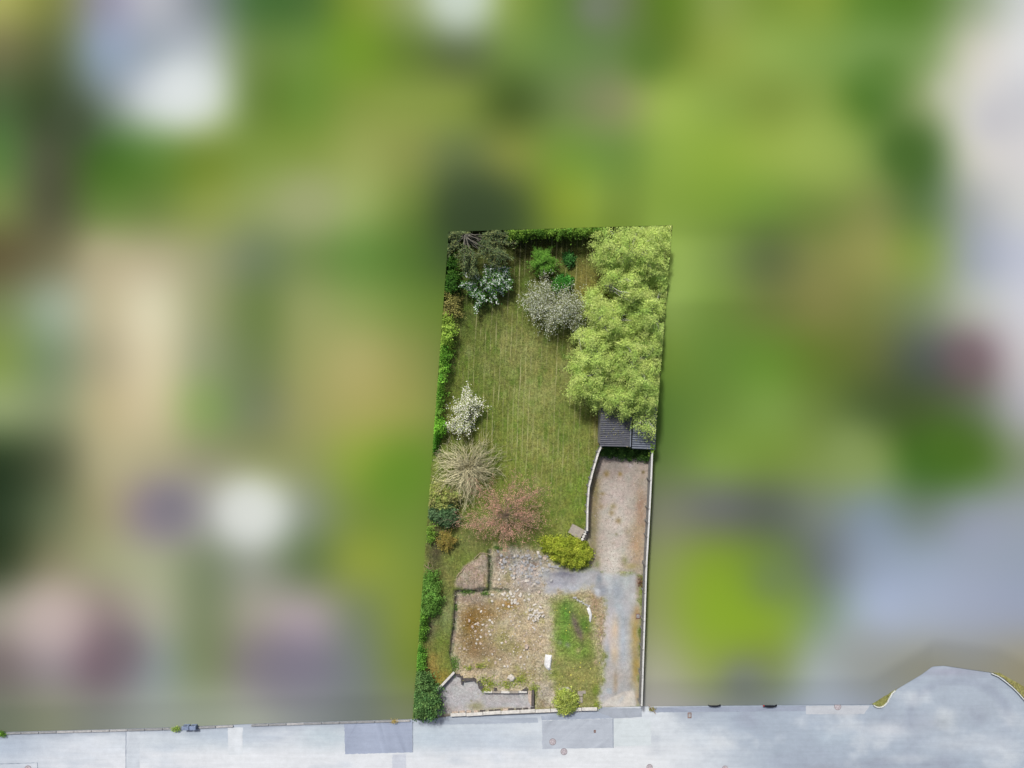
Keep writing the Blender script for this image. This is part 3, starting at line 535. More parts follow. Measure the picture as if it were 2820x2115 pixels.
for i, (lab, bs, hh, pl, nc) in enumerate(BI):
    bx_, by_ = bs; plant('birch_tree', lab, 'tree', (1410+(bx_-1410)*.93, 1057+(by_-1057)*.93), pl, hh*.42, hh, nc, 140 if i < 7 else 60, .44, .13, BG, group='birches along the right boundary', stems=44, stem_mat='birch_bark', trunk=(.11, (.2*(-1)**i, .1, hh*.6)), clip=True, p=.5, rough=.85, low=.3, droop=1.0, hn=.75, seed=i, crown_name='crown', up=.5, aspect=.4, ck=.12)

# ---------------- top hedge and left boundary planting ----------------
def hedge(label, poly, zt, cols, n, per=60, rc=.36, leaf=.15, name='hedge', group='clipped hedges', rough=.25, **kw):
    a = np.array(poly, float).mean(0)
    return plant(name, label, 'hedge' if name == 'hedge' else 'shrub', tuple(a), poly, .7, zt, n, per, rc, leaf, cols, group=group, clip=True, p=.25, rough=rough, low=.45, droop=.4, hn=.6, stems=8, **kw)
hedge('trimmed green hedge closing the top end of the lawn', [(1396, 630), (1670, 615), (1672, 640), (1600, 644), (1500, 648), (1396, 652)], 2.9, [(120, 165, 42), (80, 130, 40), (60, 105, 38), (150, 190, 60)], 150)
hedge('dark green hedge behind the white-flowering tree in the top left corner', [(1226, 700), (1250, 700), (1256, 760), (1258, 805), (1220, 805)], 2.4, [(62, 110, 36), (46, 88, 32), (88, 140, 42)], 60)
hedge('straw-tinged open shrub leaning out of the left hedge', [(1215, 800), (1252, 800), (1270, 850), (1278, 868), (1262, 872), (1244, 850), (1238, 872), (1214, 870)], 2.2, [(170, 158, 76), (140, 140, 62), (186, 176, 98), (110, 120, 48)], 60, 40, .34, .12, 'open_shrub', None, .4)
hedge('bright yellow-green hedge bordering the left of the lawn, top stretch', [(1208, 860), (1246, 866), (1248, 915), (1240, 955), (1200, 955)], 2.6, [(158, 196, 64), (130, 180, 48), (176, 204, 84)], 60)
hedge('mid-green hedge bordering the left of the lawn, middle stretch', [(1198, 950), (1240, 950), (1238, 985), (1226, 1030), (1214, 1085), (1190, 1085)], 2.5, [(104, 166, 40), (76, 136, 34), (134, 186, 58)], 80)
hedge('narrow green hedge beside the small white blossom tree', [(1186, 1080), (1214, 1080), (1206, 1140), (1198, 1150), (1182, 1150)], 2.4, [(108, 172, 44), (84, 146, 36), (140, 190, 70)], 50)
hedge('vivid green leafy shrub jutting out of the left boundary', [(1190, 1140), (1205, 1146), (1214, 1160), (1224, 1176), (1216, 1192), (1194, 1196), (1184, 1200), (1184, 1150)], 2.1, [(120, 196, 36), (96, 176, 28), (146, 206, 60)], 40, 60, .34, .17, 'leafy_shrub', None)
hedge('thin green hedge end above the bare straw-coloured bush', [(1182, 1190), (1200, 1192), (1202, 1215), (1194, 1250), (1180, 1255)], 1.6, [(86, 156, 34), (66, 120, 30)], 24)
hedge('yellowish flowering shrub under the bare bush on the left boundary', [(1180, 1335), (1215, 1330), (1245, 1345), (1262, 1370), (1245, 1395), (1210, 1402), (1176, 1398)], 2.0, [(176, 184, 92), (140, 156, 64), (196, 186, 112), (104, 132, 56)], 70, 60, .38, .16, 'flowering_shrub', None)
hedge('dark glossy blue-green evergreen shrub on the left boundary', [(1176, 1385), (1215, 1392), (1246, 1398), (1258, 1425), (1244, 1450), (1215, 1446), (1190, 1430), (1174, 1425)], 1.9, [(88, 128, 84), (66, 102, 62), (122, 156, 116), (48, 80, 48)], 70, 60, .36, .17, 'evergreen_shrub', None)
hedge('lime green twiggy shrub below the dark evergreen on the left', [(1170, 1448), (1195, 1446), (1200, 1472), (1186, 1490), (1168, 1490)], 1.6, [(146, 190, 66), (110, 160, 50)], 22, 40, .3, .13, 'twiggy_shrub', None, .4)
hedge('rounded mid-green shrub beside the brown earth mound', [(1160, 1580), (1190, 1576), (1204, 1605), (1214, 1650), (1200, 1680), (1180, 1690), (1150, 1690)], 1.9, [(104, 156, 58), (80, 134, 44), (124, 172, 76)], 100, 70, .4, .13, 'rounded_shrub', None)
hedge('ragged green shrub strip left of the side lawn', [(1150, 1688), (1172, 1690), (1168, 1730), (1166, 1762), (1144, 1762)], 1.5, [(110, 164, 48), (80, 130, 40)], 44, 55, .32, .14, 'ragged_shrub', None, .3)
hedge('low bright green hedge beside the orange-tinted end of the side lawn', [(1146, 1784), (1165, 1784), (1166, 1830), (1156, 1854), (1140, 1854)], 1.3, [(116, 178, 56), (88, 152, 46)], 44, 55, .3, .14)
hedge('large dense laurel bush at the road corner of the plot', [(1140, 1862), (1165, 1856), (1182, 1874), (1196, 1900), (1206, 1930), (1206, 1966), (1170, 1974), (1132, 1976)], 2.2, [(96, 146, 84), (74, 122, 66), (128, 166, 92), (58, 98, 52)], 150, 75, .42, .17, 'laurel_bush', None, .35)
plant('ivy_strip', 'dark green ivy strip below the corrugated shed roofs', 'ivy', (1722, 1245), [(1660, 1226), (1700, 1230), (1796, 1240), (1790, 1264), (1740, 1258), (1700, 1254), (1656, 1250)], .8, 1.3, 120, 50, .3, .14, [(70, 112, 44), (48, 86, 36), (96, 140, 56)], stems=6, p=.3, rough=.15, low=.5)
plant('leafy_shrub', 'small lime green shrub at the top end of the right fence', 'shrub', (1798, 1240), [(1790, 1222), (1808, 1222), (1806, 1262), (1797, 1262)], 1.0, 2.0, 22, 45, .3, .15, [(150, 190, 70), (124, 172, 56)], stems=4, clip=True)

# ---------------- single shrubs and trees on the lawn ----------------
plant('small_shrub', 'small round dark green shrub alone on the upper lawn', 'shrub', (1565, 716), [(1556, 708), (1564, 699), (1574, 704), (1578, 716), (1570, 729), (1562, 724)], .7, 1.2, 30, 45, .24, .16, [(70, 136, 58), (52, 110, 46), (100, 164, 88)], stems=5, p=.5, rough=.1)
plant('small_shrub', 'bright green shrub tucked above the big blossoming tree', 'shrub', (1550, 780), [(1530, 770), (1545, 762), (1566, 764), (1574, 778), (1566, 796), (1536, 800), (1526, 786)], .7, 1.5, 60, 50, .3, .16, [(70, 150, 50), (46, 122, 40), (96, 176, 72)], stems=6, p=.5, rough=.15)
plant('golden_conifer_bush', 'dense golden-green conifer bush beside the dusty path', 'bush', (1562, 1518), [(1494, 1488), (1512, 1484), (1560, 1485), (1596, 1490), (1616, 1502), (1626, 1522), (1621, 1546), (1604, 1558), (1575, 1553), (1540, 1544), (1512, 1526), (1498, 1508)], .9, 1.7, 240, 90, .3, .15, [(194, 202, 30), (158, 180, 28), (208, 212, 48), (116, 146, 26)], 'leaf', stems=8, p=.4, rough=.25, low=.3, hn=.5, up=.3, aspect=.4, ck=.2)
plant('round_flowerbed_shrub', 'round yellow-green shrub growing in the stone-edged circular bed', 'shrub', (1556, 1925), [(1536, 1918), (1545, 1905), (1565, 1902), (1580, 1914), (1586, 1934), (1578, 1952), (1562, 1963), (1545, 1955), (1534, 1940)], .5, 1.3, 110, 60, .28, .14, [(184, 196, 78), (150, 174, 62), (206, 214, 110), (116, 146, 56)], stems=6, p=.45, rough=.12)

def branchy(name, label, cat, base, tips, lines_n, r0, twig_mat, z0, zt, sub=4, subl=.8, leaf=None, cols=None, lmat='leaf', per=10, spread=.12, clip=False, bow=.25, sag=.1, trunk_r=None, up=.6, aspect=.6, leaf_name='foliage', group=None, trunk_h=None, dots2=None, wide=1.0):
    """a plant drawn by its branches: tips is an outline in pixels; branches arch from the base to points inside it"""
    gz = float(zg(*base)); b0 = P(base[0], base[1], gz); t = thing(name, label, cat, b0, group); a = np.array(tips, float); ctr = a.mean(0); a = ctr+(a-ctr)*wide; tips = [tuple(q) for q in a]
    th = trunk_h or .3; hub = b0+np.array([0, 0, th]); L, twpts, twdir = [], [], []
    n = 0
    while n < lines_n:
        q = R.uniform(a.min(0), a.max(0))
        if not inpoly(q[0:1], q[1:2], tips)[0]: continue
        n += 1; q2 = ctr+(q-ctr)*R.uniform(1, 1.5); q = q2 if inpoly(q2[0:1], q2[1:2], tips)[0] else q; d = float(-sdist(q[0:1], q[1:2], tips)[0]); dm = np.ptp(a[:, 0])*.45
        z = z0+(zt-z0)*min(1, (d/dm))**.6*R.uniform(.75, 1.1); e = P(q[0], q[1], z); cv = curve(hub+R.normal(0, .08, 3), e, 7, bow, sag); L.append((cv, r0*R.uniform(.7, 1.2), r0*.22))
        for s_ in range(sub):
            i = R.integers(3, 7); o = cv[i]; d_ = (cv[-1]-cv[0]); d_ = d_/np.linalg.norm(d_)+R.normal(0, .55, 3); e2 = o+d_*subl*R.uniform(.4, 1); c2 = curve(o, e2, 5, .3, .04); L.append((c2, r0*.45, r0*.16))
            twpts.append(c2); twdir.append(np.repeat((e2-o)[None], 5, 0))
        twpts.append(cv[3:]); twdir.append(np.repeat((cv[-1]-cv[3])[None], 4, 0))
    if clip: L = [l_ for l_ in L if within(l_[0], 1).all()]
    if trunk_r: part('trunk', *tubes([(curve(b0-[0, 0, .1], hub+[0, 0, .1], 5, .05), trunk_r, trunk_r*.7)], 7), M[twig_mat], t, smooth=True)
    br_ = part('branches', *tubes(L, 3), M[twig_mat], t, smooth=True)
    for nm, lf_, cl_, mt_, pr_, sp_ in ([(leaf_name, leaf, cols, lmat, per, spread)] if leaf else [])+([dots2] if dots2 else []):
        pt, dr = np.concatenate(twpts), np.concatenate(twdir); k_ = np.repeat(np.arange(len(pt)), pr_); v = pt[k_]+R.normal(0, sp_, (len(k_), 3))
        cc = pal(cl_, len(v), .14); dd = dr[k_]/(np.linalg.norm(dr[k_], axis=1)[:, None]+1e-9)
        if clip: m_ = within(v, 1); v, cc, dd = v[m_], cc[m_], dd[m_]
        lv, lf2, lc = leaves(v, lf_, cc, 1.2 if mt_ == 'petal' else up, .9 if mt_ == 'petal' else aspect, dd, .6); part(nm, lv, lf2, M[mt_], br_, col=lc)
    return t
branchy('bare_bush', 'wide leafless straw-coloured bush with arching twigs at the left of the lawn', 'bush', (1288, 1288),
    [(1184, 1272), (1200, 1240), (1235, 1215), (1270, 1225), (1300, 1208), (1345, 1205), (1380, 1232), (1372, 1265), (1395, 1280), (1360, 1312), (1345, 1345), (1310, 1355), (1280, 1405), (1255, 1370), (1215, 1350), (1186, 1330)], 300, .034, 'twig', .6, 2.6, 2, .9, clip=True, bow=.5, sag=.18, wide=1.07)
branchy('bronze_tree', 'thin-crowned tree with pinkish bronze young leaves below the bare bush', 'tree', (1392, 1412),
    [(1300, 1360), (1330, 1330), (1370, 1328), (1400, 1340), (1415, 1320), (1450, 1335), (1490, 1350), (1482, 1390), (1492, 1430), (1460, 1460), (1430, 1470), (1405, 1520), (1385, 1480), (1340, 1470), (1290, 1455), (1262, 1430), (1272, 1395)], 80, .022, 'pink_twig', 1.8, 4.2, 5, 1.1, .09, [(226, 164, 150), (214, 146, 134), (206, 172, 132), (190, 146, 116)], 'leaf', 3, .15, bow=.3, sag=.05, trunk_r=.10, trunk_h=1.4, wide=1.08)
branchy('blossom_tree', 'wide pale grey-white blossoming tree on the upper lawn', 'tree', (1520, 842),
    [(1455, 830), (1470, 790), (1500, 778), (1535, 800), (1575, 795), (1600, 830), (1602, 870), (1580, 895), (1540, 912), (1500, 900), (1465, 875)], 72, .02, 'grey_twig', 1.6, 3.2, 5, 1.0, .10, [(140, 152, 92), (160, 164, 108), (118, 132, 72)], 'leaf', 4, .14, bow=.3, sag=.06, trunk_r=.10, trunk_h=1.1, dots2=('blossom', .075, [(206, 210, 190), (186, 194, 172), (222, 224, 208)], 'petal', 3, .13))
branchy('flowering_tree', 'dark green tree with candle-like sprays of white blossom in the top left corner', 'tree', (1330, 790),
    [(1268, 770), (1282, 752), (1320, 755), (1350, 742), (1370, 730), (1398, 735), (1404, 760), (1406, 786), (1385, 800), (1368, 820), (1362, 838), (1340, 842), (1320, 835), (1296, 812), (1272, 798)], 44, .02, 'grey_twig', 1.4, 3.0, 2, .5, .15, [(64, 120, 56), (76, 132, 52), (56, 104, 52), (116, 166, 56)], 'leaf', 7, .15, bow=.25, sag=.06, trunk_r=.10, trunk_h=1.0, dots2=('blossom', .12, [(214, 226, 220), (196, 212, 208), (232, 238, 234)], 'petal', 4, .07))
branchy('white_blossom_tree', 'small tree covered in white blossom beside the left hedge', 'tree', (1288, 1155),
    [(1242, 1148), (1246, 1125), (1262, 1105), (1280, 1085), (1302, 1078), (1326, 1105), (1330, 1122), (1310, 1138), (1300, 1165), (1288, 1190), (1262, 1188), (1240, 1180)], 42, .02, 'grey_twig', 1.4, 2.8, 4, .6, .11, [(150, 168, 84), (180, 190, 110)], 'leaf', 4, .10, bow=.25, sag=.05, trunk_r=.08, trunk_h=.9, dots2=('blossom', .095, [(240, 238, 224), (226, 224, 204), (246, 242, 226)], 'petal', 3, .11))
branchy('larch_sapling', 'feathery bright green larch sapling on the upper lawn', 'tree', (1492, 728),
    [(1462, 740), (1470, 700), (1478, 684), (1495, 694), (1508, 684), (1520, 705), (1530, 728), (1515, 745), (1500, 758), (1480, 750)], 46, .018, 'bark', 1.0, 2.6, 4, .4, .12, [(120, 184, 52), (96, 160, 44), (150, 200, 80), (70, 136, 40)], 'leaf', 8, .08, bow=.15, sag=.04, trunk_r=.06, trunk_h=1.2, aspect=.35)
branchy('golden_shrub', 'small rusty gold twiggy shrub by the left boundary', 'shrub', (1228, 1492),
    [(1202, 1485), (1222, 1468), (1244, 1456), (1250, 1480), (1262, 1484), (1245, 1500), (1232, 1518), (1210, 1508)], 34, .014, 'pink_twig', .8, 1.5, 3, .3, .12, [(164, 150, 56), (134, 136, 52), (180, 150, 66)], 'leaf', 3, .10, bow=.2)
branchy('fallen_vine', 'bare curling vine on dark earth by the left boundary', 'vine', (1178, 1560),
    [(1168, 1535), (1190, 1535), (1198, 1560), (1194, 1585), (1170, 1580)], 7, .03, 'pink_twig', .7, 1.0, 1, .3, bow=1.2, sag=.2)
branchy('conifer_tree', 'tall dark conifer with drooping bare-stemmed boughs in the top left corner', 'tree', (1285, 668),
    [(1225, 640), (1290, 630), (1400, 632), (1402, 655), (1380, 690), (1396, 712), (1360, 726), (1330, 745), (1305, 752), (1280, 745), (1262, 752), (1246, 735), (1236, 700)], 26, .035, 'grey_twig', 2.4, 5.4, 4, 1.0, .28, [(96, 118, 78), (74, 100, 70), (140, 142, 76), (60, 86, 60)], 'needle', 9, .14, clip=True, bow=.15, sag=-.08, trunk_r=.2, trunk_h=3.0, aspect=.22)

# ---------------- built things ----------------
M['wood'] = plain('weathered_timber', (188, 180, 168), var=.2); M['palewood'] = plain('pale_rail', (226, 224, 220), var=.1, rough=.7); M['greywood'] = plain('grey_board', (150, 148, 146), var=.22)
M['stone'] = plain('pale_stone', (224, 215, 203), var=.12, scale=5); M['greystone'] = plain('grey_stone', (186, 184, 184), var=.16, scale=5); M['pinkstone'] = plain('dusty_brick', (206, 186, 170), var=.2, scale=5)
M['coping'] = plain('pale_coping', (228, 223, 216), var=.14); M['kerbgrey'] = plain('worn_kerb', (158, 158, 160), var=.15); M['wall'] = plain('rough_concrete', (150, 142, 134), var=.22); M['darkstone'] = plain('dark_masonry', (96, 90, 88), var=.25); M['slab'] = plain('paving_slab', (176, 166, 154), var=.16)
M['roof'] = plain('dark_sheet_metal', (98, 99, 108), rough=.55, spec=.4, var=.16); M['roof2'] = plain('grey_sheet_metal', (128, 134, 146), rough=.5, spec=.4, var=.08); M['iron'] = plain('cast_iron', (200, 190, 194), rough=.7, var=.12); M['rust'] = plain('rusty_iron', (140, 104, 92), var=.2); M['frame'] = plain('worn_iron', (158, 146, 150), var=.12)
M['white'] = plain('white_plaster', (246, 244, 242), var=.06); M['black'] = plain('black_plastic', (34, 36, 42), rough=.5); M['bin'] = plain('blue_grey_plastic', (140, 154, 182), rough=.6); M['kerb'] = plain('kerb_stone', (226, 228, 222), var=.1); M['pole'] = plain('pale_pole', (226, 206, 188)); M['red'] = plain('red_plastic', (190, 50, 50))
def box(c, h, rz=0.0, rx=0.0, ry=0.0, bev=0.0):
    """cuboid with chamfered vertical and top edges: centre, half sizes"""
    bm = bmesh.new(); bmesh.ops.create_cube(bm, size=2)
    for v in bm.verts: v.co = Vector((v.co.x*h[0], v.co.y*h[1], v.co.z*h[2]))
    if bev: bmesh.ops.bevel(bm, geom=bm.edges[:], offset=bev, segments=1, affect='EDGES')
    from mathutils import Matrix
    mt = Matrix.Rotation(rz, 3, 'Z') @ Matrix.Rotation(ry, 3, 'Y') @ Matrix.Rotation(rx, 3, 'X')
    v = [mt @ q.co+Vector([float(k) for k in c]) for q in bm.verts]; f = [[q.index for q in fc.verts] for fc in bm.faces]; bm.free()
    return np.array([tuple(q) for q in v]), f
def beam(a, b, w_, t_, bev=.006):
    """bar from a to b, width w (sideways) and thickness t (up)"""
    a, b = np.asarray(a, float), np.asarray(b, float); d = b-a; L = np.linalg.norm(d)
    return box((a+b)/2, (L/2, w_/2, t_/2), math.atan2(d[1], d[0]), 0, -math.asin(d[2]/L), bev)
def bpart(name, vf, mat, parent, label=None): return part(name, vf[0], vf[1], M[mat], parent, label=label)
def ring(r0, r1, z0, z1, n=28, a0=0, a1=2*math.pi, wob=0):
    closed = abs(a1-a0-2*math.pi) < 1e-6; m = n if closed else n+1; an = np.linspace(a0, a1, n+1)[:m]; k = 1+R.normal(0, wob, m)
    V = [np.stack([np.cos(an)*r*k, np.sin(an)*r*k, np.full(m, z)], -1) for r, z in ((r0, z0), (r0, z1), (r1, z1), (r1, z0))]; F = []
    for q in range(4):
        q2 = (q+1) % 4
        for i in range(n): j = (i+1) % m; F.append([q*m+i, q*m+j, q2*m+j, q2*m+i])
    return np.concatenate(V), F

# fences: tops follow pixel lines, bases stand on the ground
def fence(name, label, line, hgt, span, cap, board, base_strip=False, nb=5, side=1, postw=.09, capw=.11):
    a = np.array(line, float); seg = np.hypot(*(a[1:]-a[:-1]).T); cum = np.concatenate([[0], np.cumsum(seg)]); n = max(2, int(round(cum[-1]/span)))
    s_ = np.linspace(0, cum[-1], n+1)
    if len(line) > 2: s_ = np.unique(np.concatenate([s_, cum]))
    x, y = np.interp(s_, cum, a[:, 0]), np.interp(s_, cum, a[:, 1]); gz = zg(x, y); tops = np.array([P(x[i], y[i], gz[i]+hgt) for i in range(len(x))])
    t = thing(name, label, 'fence', (tops[0][0], tops[0][1], gz[0]))
    for i in range(len(tops)):
        q = tops[i]; g0 = gz[i]-.12; bpart('post', box((q[0]-side*.07, q[1], (q[2]+.06+g0)/2), (postw/2, postw/2, (q[2]+.06-g0)/2), 0, 0, 0, .008), 'greywood', t)
    for i in range(len(tops)-1):
        p, q = tops[i], tops[i+1]; d = (q-p); d /= np.linalg.norm(d); nn = np.array([-d[1], d[0], 0])*side
        wob = R.normal(0, .012, 2)
        bpart('cap_rail', beam(p+d*.004+[0, 0, .02+wob[0]], q-d*.004+[0, 0, .02+wob[1]], capw, .045), cap, t)
        for k in range(nb):
            zo = -(k+.5)*(hgt-.1)/nb-.02; bpart('board', beam(p+d*.01+[0, 0, zo], q-d*.01+[0, 0, zo], .025, (hgt-.1)/nb-.02), board, t)
        if base_strip: bpart('gravel_board', beam(p+d*.01+nn*.06+[0, 0, -hgt+.05], q-d*.01+nn*.06+[0, 0, -hgt+.05], .06, .2), 'coping', t)
    return t
fence('timber_fence', 'weathered pale fence bending between the lawn and the gravel yard', [(1657, 1228), (1648, 1246), (1634, 1293), (1622, 1340), (1618, 1396), (1617, 1462)], 1.3, 50, 'coping', 'greywood', side=1, capw=.16)
fence('boundary_fence', 'long pale-capped fence down the right side of yard and driveway', [(1796, 1246), (1793, 1322), (1787, 1440), (1780, 1560), (1774, 1740), (1770, 1860), (1767, 1944)], 1.55, 78, 'palewood', 'greywood', True, nb=6, side=1, capw=.15)

# sheds with corrugated roofs
def corrugated(x0, x1, y0, y1, z0, z1, pitch, amp):
    """sheet whose ridges run along x; falls from z0 at x0 to z1 at x1"""
    ys = np.arange(y0, y1+1e-6, pitch/4); ph = np.sin((ys-y0)/pitch*2*math.pi)*amp; n = len(ys)
    V = np.concatenate([np.stack([np.full(n, x0), ys, z0+ph], -1), np.stack([np.full(n, x1), ys, z1+ph], -1), np.stack([np.full(n, x0), ys, z0+ph-.012], -1), np.stack([np.full(n, x1), ys, z1+ph-.012], -1)])
    F = [[i, i+n, i+n+1, i+1] for i in range(n-1)]+[[2*n+i, 2*n+i+1, 3*n+i+1, 3*n+i] for i in range(n-1)]
    F += [[i, i+1, 2*n+i+1, 2*n+i] for i in range(n-1)]+[[n+i, 3*n+i, 3*n+i+1, n+i+1] for i in range(n-1)]+[[0, 2*n, 3*n, n], [n-1, 2*n-1, 4*n-1, 3*n-1]]
    return V, F
def shed(label, cor, zr, mat, pitch, amp, rot, sheets, trim):
    (xa, ya), (xb, yb) = cor; A0, B0 = P(xa, ya, zr), P(xb, yb, zr); cx, cy = (A0+B0)[:2]/2; t = thing('garden_shed', label, 'shed', (cx, cy, .45))
    hx, hy = abs(B0[0]-A0[0])/2, abs(B0[1]-A0[1])/2; cr, sr = math.cos(rot), math.sin(rot)
    def w_(v): v = np.asarray(v, float); return np.stack([cx+v[:, 0]*cr-v[:, 1]*sr, cy+v[:, 0]*sr+v[:, 1]*cr, v[:, 2]], -1)
    for k in range(sheets):
        y0 = -hy+2*hy*k/sheets; v, f = corrugated(-hx, hx, y0, y0+2*hy/sheets-.01, zr+.03*(k % 2), zr-.12+.03*(k % 2)*0, pitch, amp); part('roof_sheet', w_(v), f, M[mat], t)
    for nm, c_, h_ in (('wall', (0, -hy+.12, (zr-.2+.45)/2), (hx-.14, .04, (zr-.2-.45)/2)), ('wall', (0, hy-.12, (zr-.2+.45)/2), (hx-.14, .04, (zr-.2-.45)/2)), ('wall', (-hx+.1, 0, (zr-.2+.45)/2), (.04, hy-.17, (zr-.2-.45)/2)), ('wall', (hx-.1, 0, (zr-.2+.45)/2), (.04, hy-.17, (zr-.2-.45)/2))):
        v, f = box(c_, h_, 0, 0, 0, .01); part(nm, w_(v), f, M['greywood'], t)
    if trim:
        v, f = box((hx+.03, 0, zr-.07), (.05, hy, .06), 0, 0, 0, .01); part('edge_trim', w_(v), f, M['roof2'], t)
    return t
shed('shed with dark corrugated roof between lawn and lean-to', ((1654, 1085), (1737, 1230)), 2.7, 'roof', .17, .035, math.radians(-1.5), 4, True)
shed('narrow lean-to with lighter ribbed metal roof beside the boundary', ((1743, 1110), (1808, 1237)), 2.3, 'roof2', .20, .06, math.radians(-2.5), 3, False)

# grey slab and broken wall stub beside the golden bush
def slab(name, label, pl, z, th, mat, cat, group=None):
    pts = np.array(pl, float); v = P(pts[:, 0], pts[:, 1], z); n = len(v); v = np.concatenate([v, v-[0, 0, th]])
    f = [list(range(n))[::-1] if (v[:n, 0]*np.roll(v[:n, 1], -1)-np.roll(v[:n, 0], -1)*v[:n, 1]).sum() < 0 else list(range(n))]+[list(range(n, 2*n))]+[[i, i+n, (i+1) % n+n, (i+1) % n] for i in range(n)]
    return v, f
v, f = slab('', '', [(1577, 1443), (1611, 1461), (1596, 1486), (1565, 1467)], .72, .3, 'slab', '')
solo('stone_platform', v, f, M['slab'], 'square grey stone slab lying beside the end of the yard fence', 'slab')
t = thing('broken_wall_stub', 'short broken wall stub with pale top between slab and fence', 'wall', P(1608, 1476, .4))
v, f = slab('', '', [(1612, 1462), (1621, 1464), (1612, 1490), (1603, 1487)], 1.0, .7, '', ''); part('wall_core', v, f, M['darkstone'], t)
for i in range(4): q = P(1613.5-i*3.2, 1464+i*7, 1.05); bpart('cap_stone', box(q, (.12, .11, .06), .4, .1*(i % 2), .05, .03), 'coping', t)

# front garden wall: each coping stone a part
t = thing('front_wall', 'low front wall with pale uneven coping along the road edge', 'wall', P(1440, 1962, 0))
X0 = [1240, 1284, 1330, 1380, 1432, 1474, 1516, 1560, 1602, 1645]; fy = lambda x: 1969-(x-1240)*.0430-6*math.sin((x-1240)/405*math.pi)*.25
v, f = beam(P(1242, fy(1242), .14), P(1643, fy(1643), .14), .2, .34); part('wall_core', v, f, M['wall'], t)
for a, b in zip(X0[:-1], X0[1:]):
    dz = R.uniform(-.02, .02); dy = R.uniform(-1, 1); bpart('coping_stone', beam(P(a+.6, fy(a)+dy+1, .34+dz), P(b-.6, fy(b)+dy+1+R.uniform(-.8, .8), .34+dz+R.uniform(-.02, .02)), .30, .07, .015), 'coping', t)
for x in np.linspace(1250, 1470, 12): bpart('inner_stone', box(P(x+R.uniform(-4, 4), fy(x)-6+R.uniform(-1, 1), .10), (R.uniform(.15, .3), .09, .1), R.uniform(-.1, .1), 0, 0, .03), 'pinkstone' if R.random() < .5 else 'darkstone', t)

# forecourt walls
t = thing('retaining_wall', 'angled retaining wall with pale coping left of the forecourt', 'wall', P(1205, 1900, 0))
for k in range(4):
    a = np.array([1204, 1901])+(np.array([1251, 1851])-[1204, 1901])*k/4; b = np.array([1204, 1901])+(np.array([1251, 1851])-[1204, 1901])*(k+1)/4
    bpart('coping_stone', beam(P(*a, .60), P(*(b-.25*(b-a)/np.hypot(*(b-a))), .60), .2, .07, .015), 'coping', t)
v, f = beam(P(1206, 1899, .28), P(1250, 1852.5, .28), .16, .57); part('wall_core', v, f, M['wall'], t)
v, f = beam(P(1204, 1904, .28), P(1207, 1972, .25), .12, .57); part('side_wall', v, f, M['wall'], t)
v, f = beam(P(1204, 1904, .585), P(1207, 1972, .555), .14, .05); part('side_coping', v, f, M['greystone'], t)
t = thing('broken_wall', 'broken dark masonry wall along the top of the forecourt', 'wall', P(1300, 1875, 0))
BW = [([(1252, 1858), (1266, 1857), (1268, 1863), (1256, 1862)], .36), ([(1268, 1864), (1274, 1862), (1274, 1884), (1270, 1886)], .35), ([(1274, 1868), (1303, 1869), (1304, 1874), (1276, 1878)], .30), ([(1302, 1867), (1311, 1872), (1309, 1880), (1303, 1874)], .38), ([(1314, 1878), (1323, 1876), (1332, 1892), (1326, 1903), (1318, 1895)], .34), ([(1436, 1903), (1450, 1894), (1454, 1898), (1452, 1904)], .4), ([(1361, 1896), (1368, 1897), (1366, 1904), (1360, 1902)], .38)]
for pl, z in BW: v, f = slab('', '', pl, z, z, '', ''); part('wall_piece', v, f, M['darkstone'], t)
for k in range(5): a, b = 1332+k*24, 1332+(k+1)*24-.6; bpart('kerb_stone', beam(P(a, 1904+R.uniform(-.6, .6), .22), P(b, 1904.5+R.uniform(-.6, .6), .22), .16, .42, .02), 'slab' if k % 2 else 'coping', t)
t = thing('gate_pier', 'dark upright pier with pale slab at the forecourt end', 'pier', P(1462, 1920, 0))
v, f = slab('', '', [(1454, 1903), (1464, 1902), (1463, 1946), (1455, 1930)], .42, .42, '', ''); part('pale_slab', v, f, M['pinkstone'], t)
v, f = slab('', '', [(1465, 1902), (1471, 1902), (1470, 1946), (1464, 1944)], .62, .62, '', ''); part('pier_wall', v, f, M['darkstone'], t)

# round bed and paving
c0 = P(1556, 1926, .08); t = thing('round_flowerbed', 'circular stone-edged flower bed near the driveway mouth', 'flower bed', c0)
for k in range(15):
    a = math.radians(-50+k*20); r = 1.0
    v, f = ring(.80, 1.10, 0, .28+R.uniform(-.02, .02), 3, a+.012, a+math.radians(20)-.012); v = v*[.86, 1.12, 1]+c0; part('edge_stone', v, f, M['slab'] if k % 3 else M['coping'], t)
v, f = ring(.02, .79, 0, .16, 20, wob=.01); part('soil', v*[.86, 1.12, 1]+c0, f, M['wall'], t)
for i, (x, y, w_, h_) in enumerate([(1598, 1910, 7, 7), (1597, 1927, 7.5, 8), (1608, 1906, 5, 4)]):
    bpart_v = box(P(x, y, float(zg(x, y))+.03), (w_/30, h_/30, .04), .03*i, 0, 0, .01); solo('paving_slab', *bpart_v, M['slab'], ['square brown paving slab above its twin beside the round bed', 'lower brown paving slab beside the round bed', 'small paving slab next to the upper brown slab'][i], 'paving slab', 'paving slabs by the round bed')

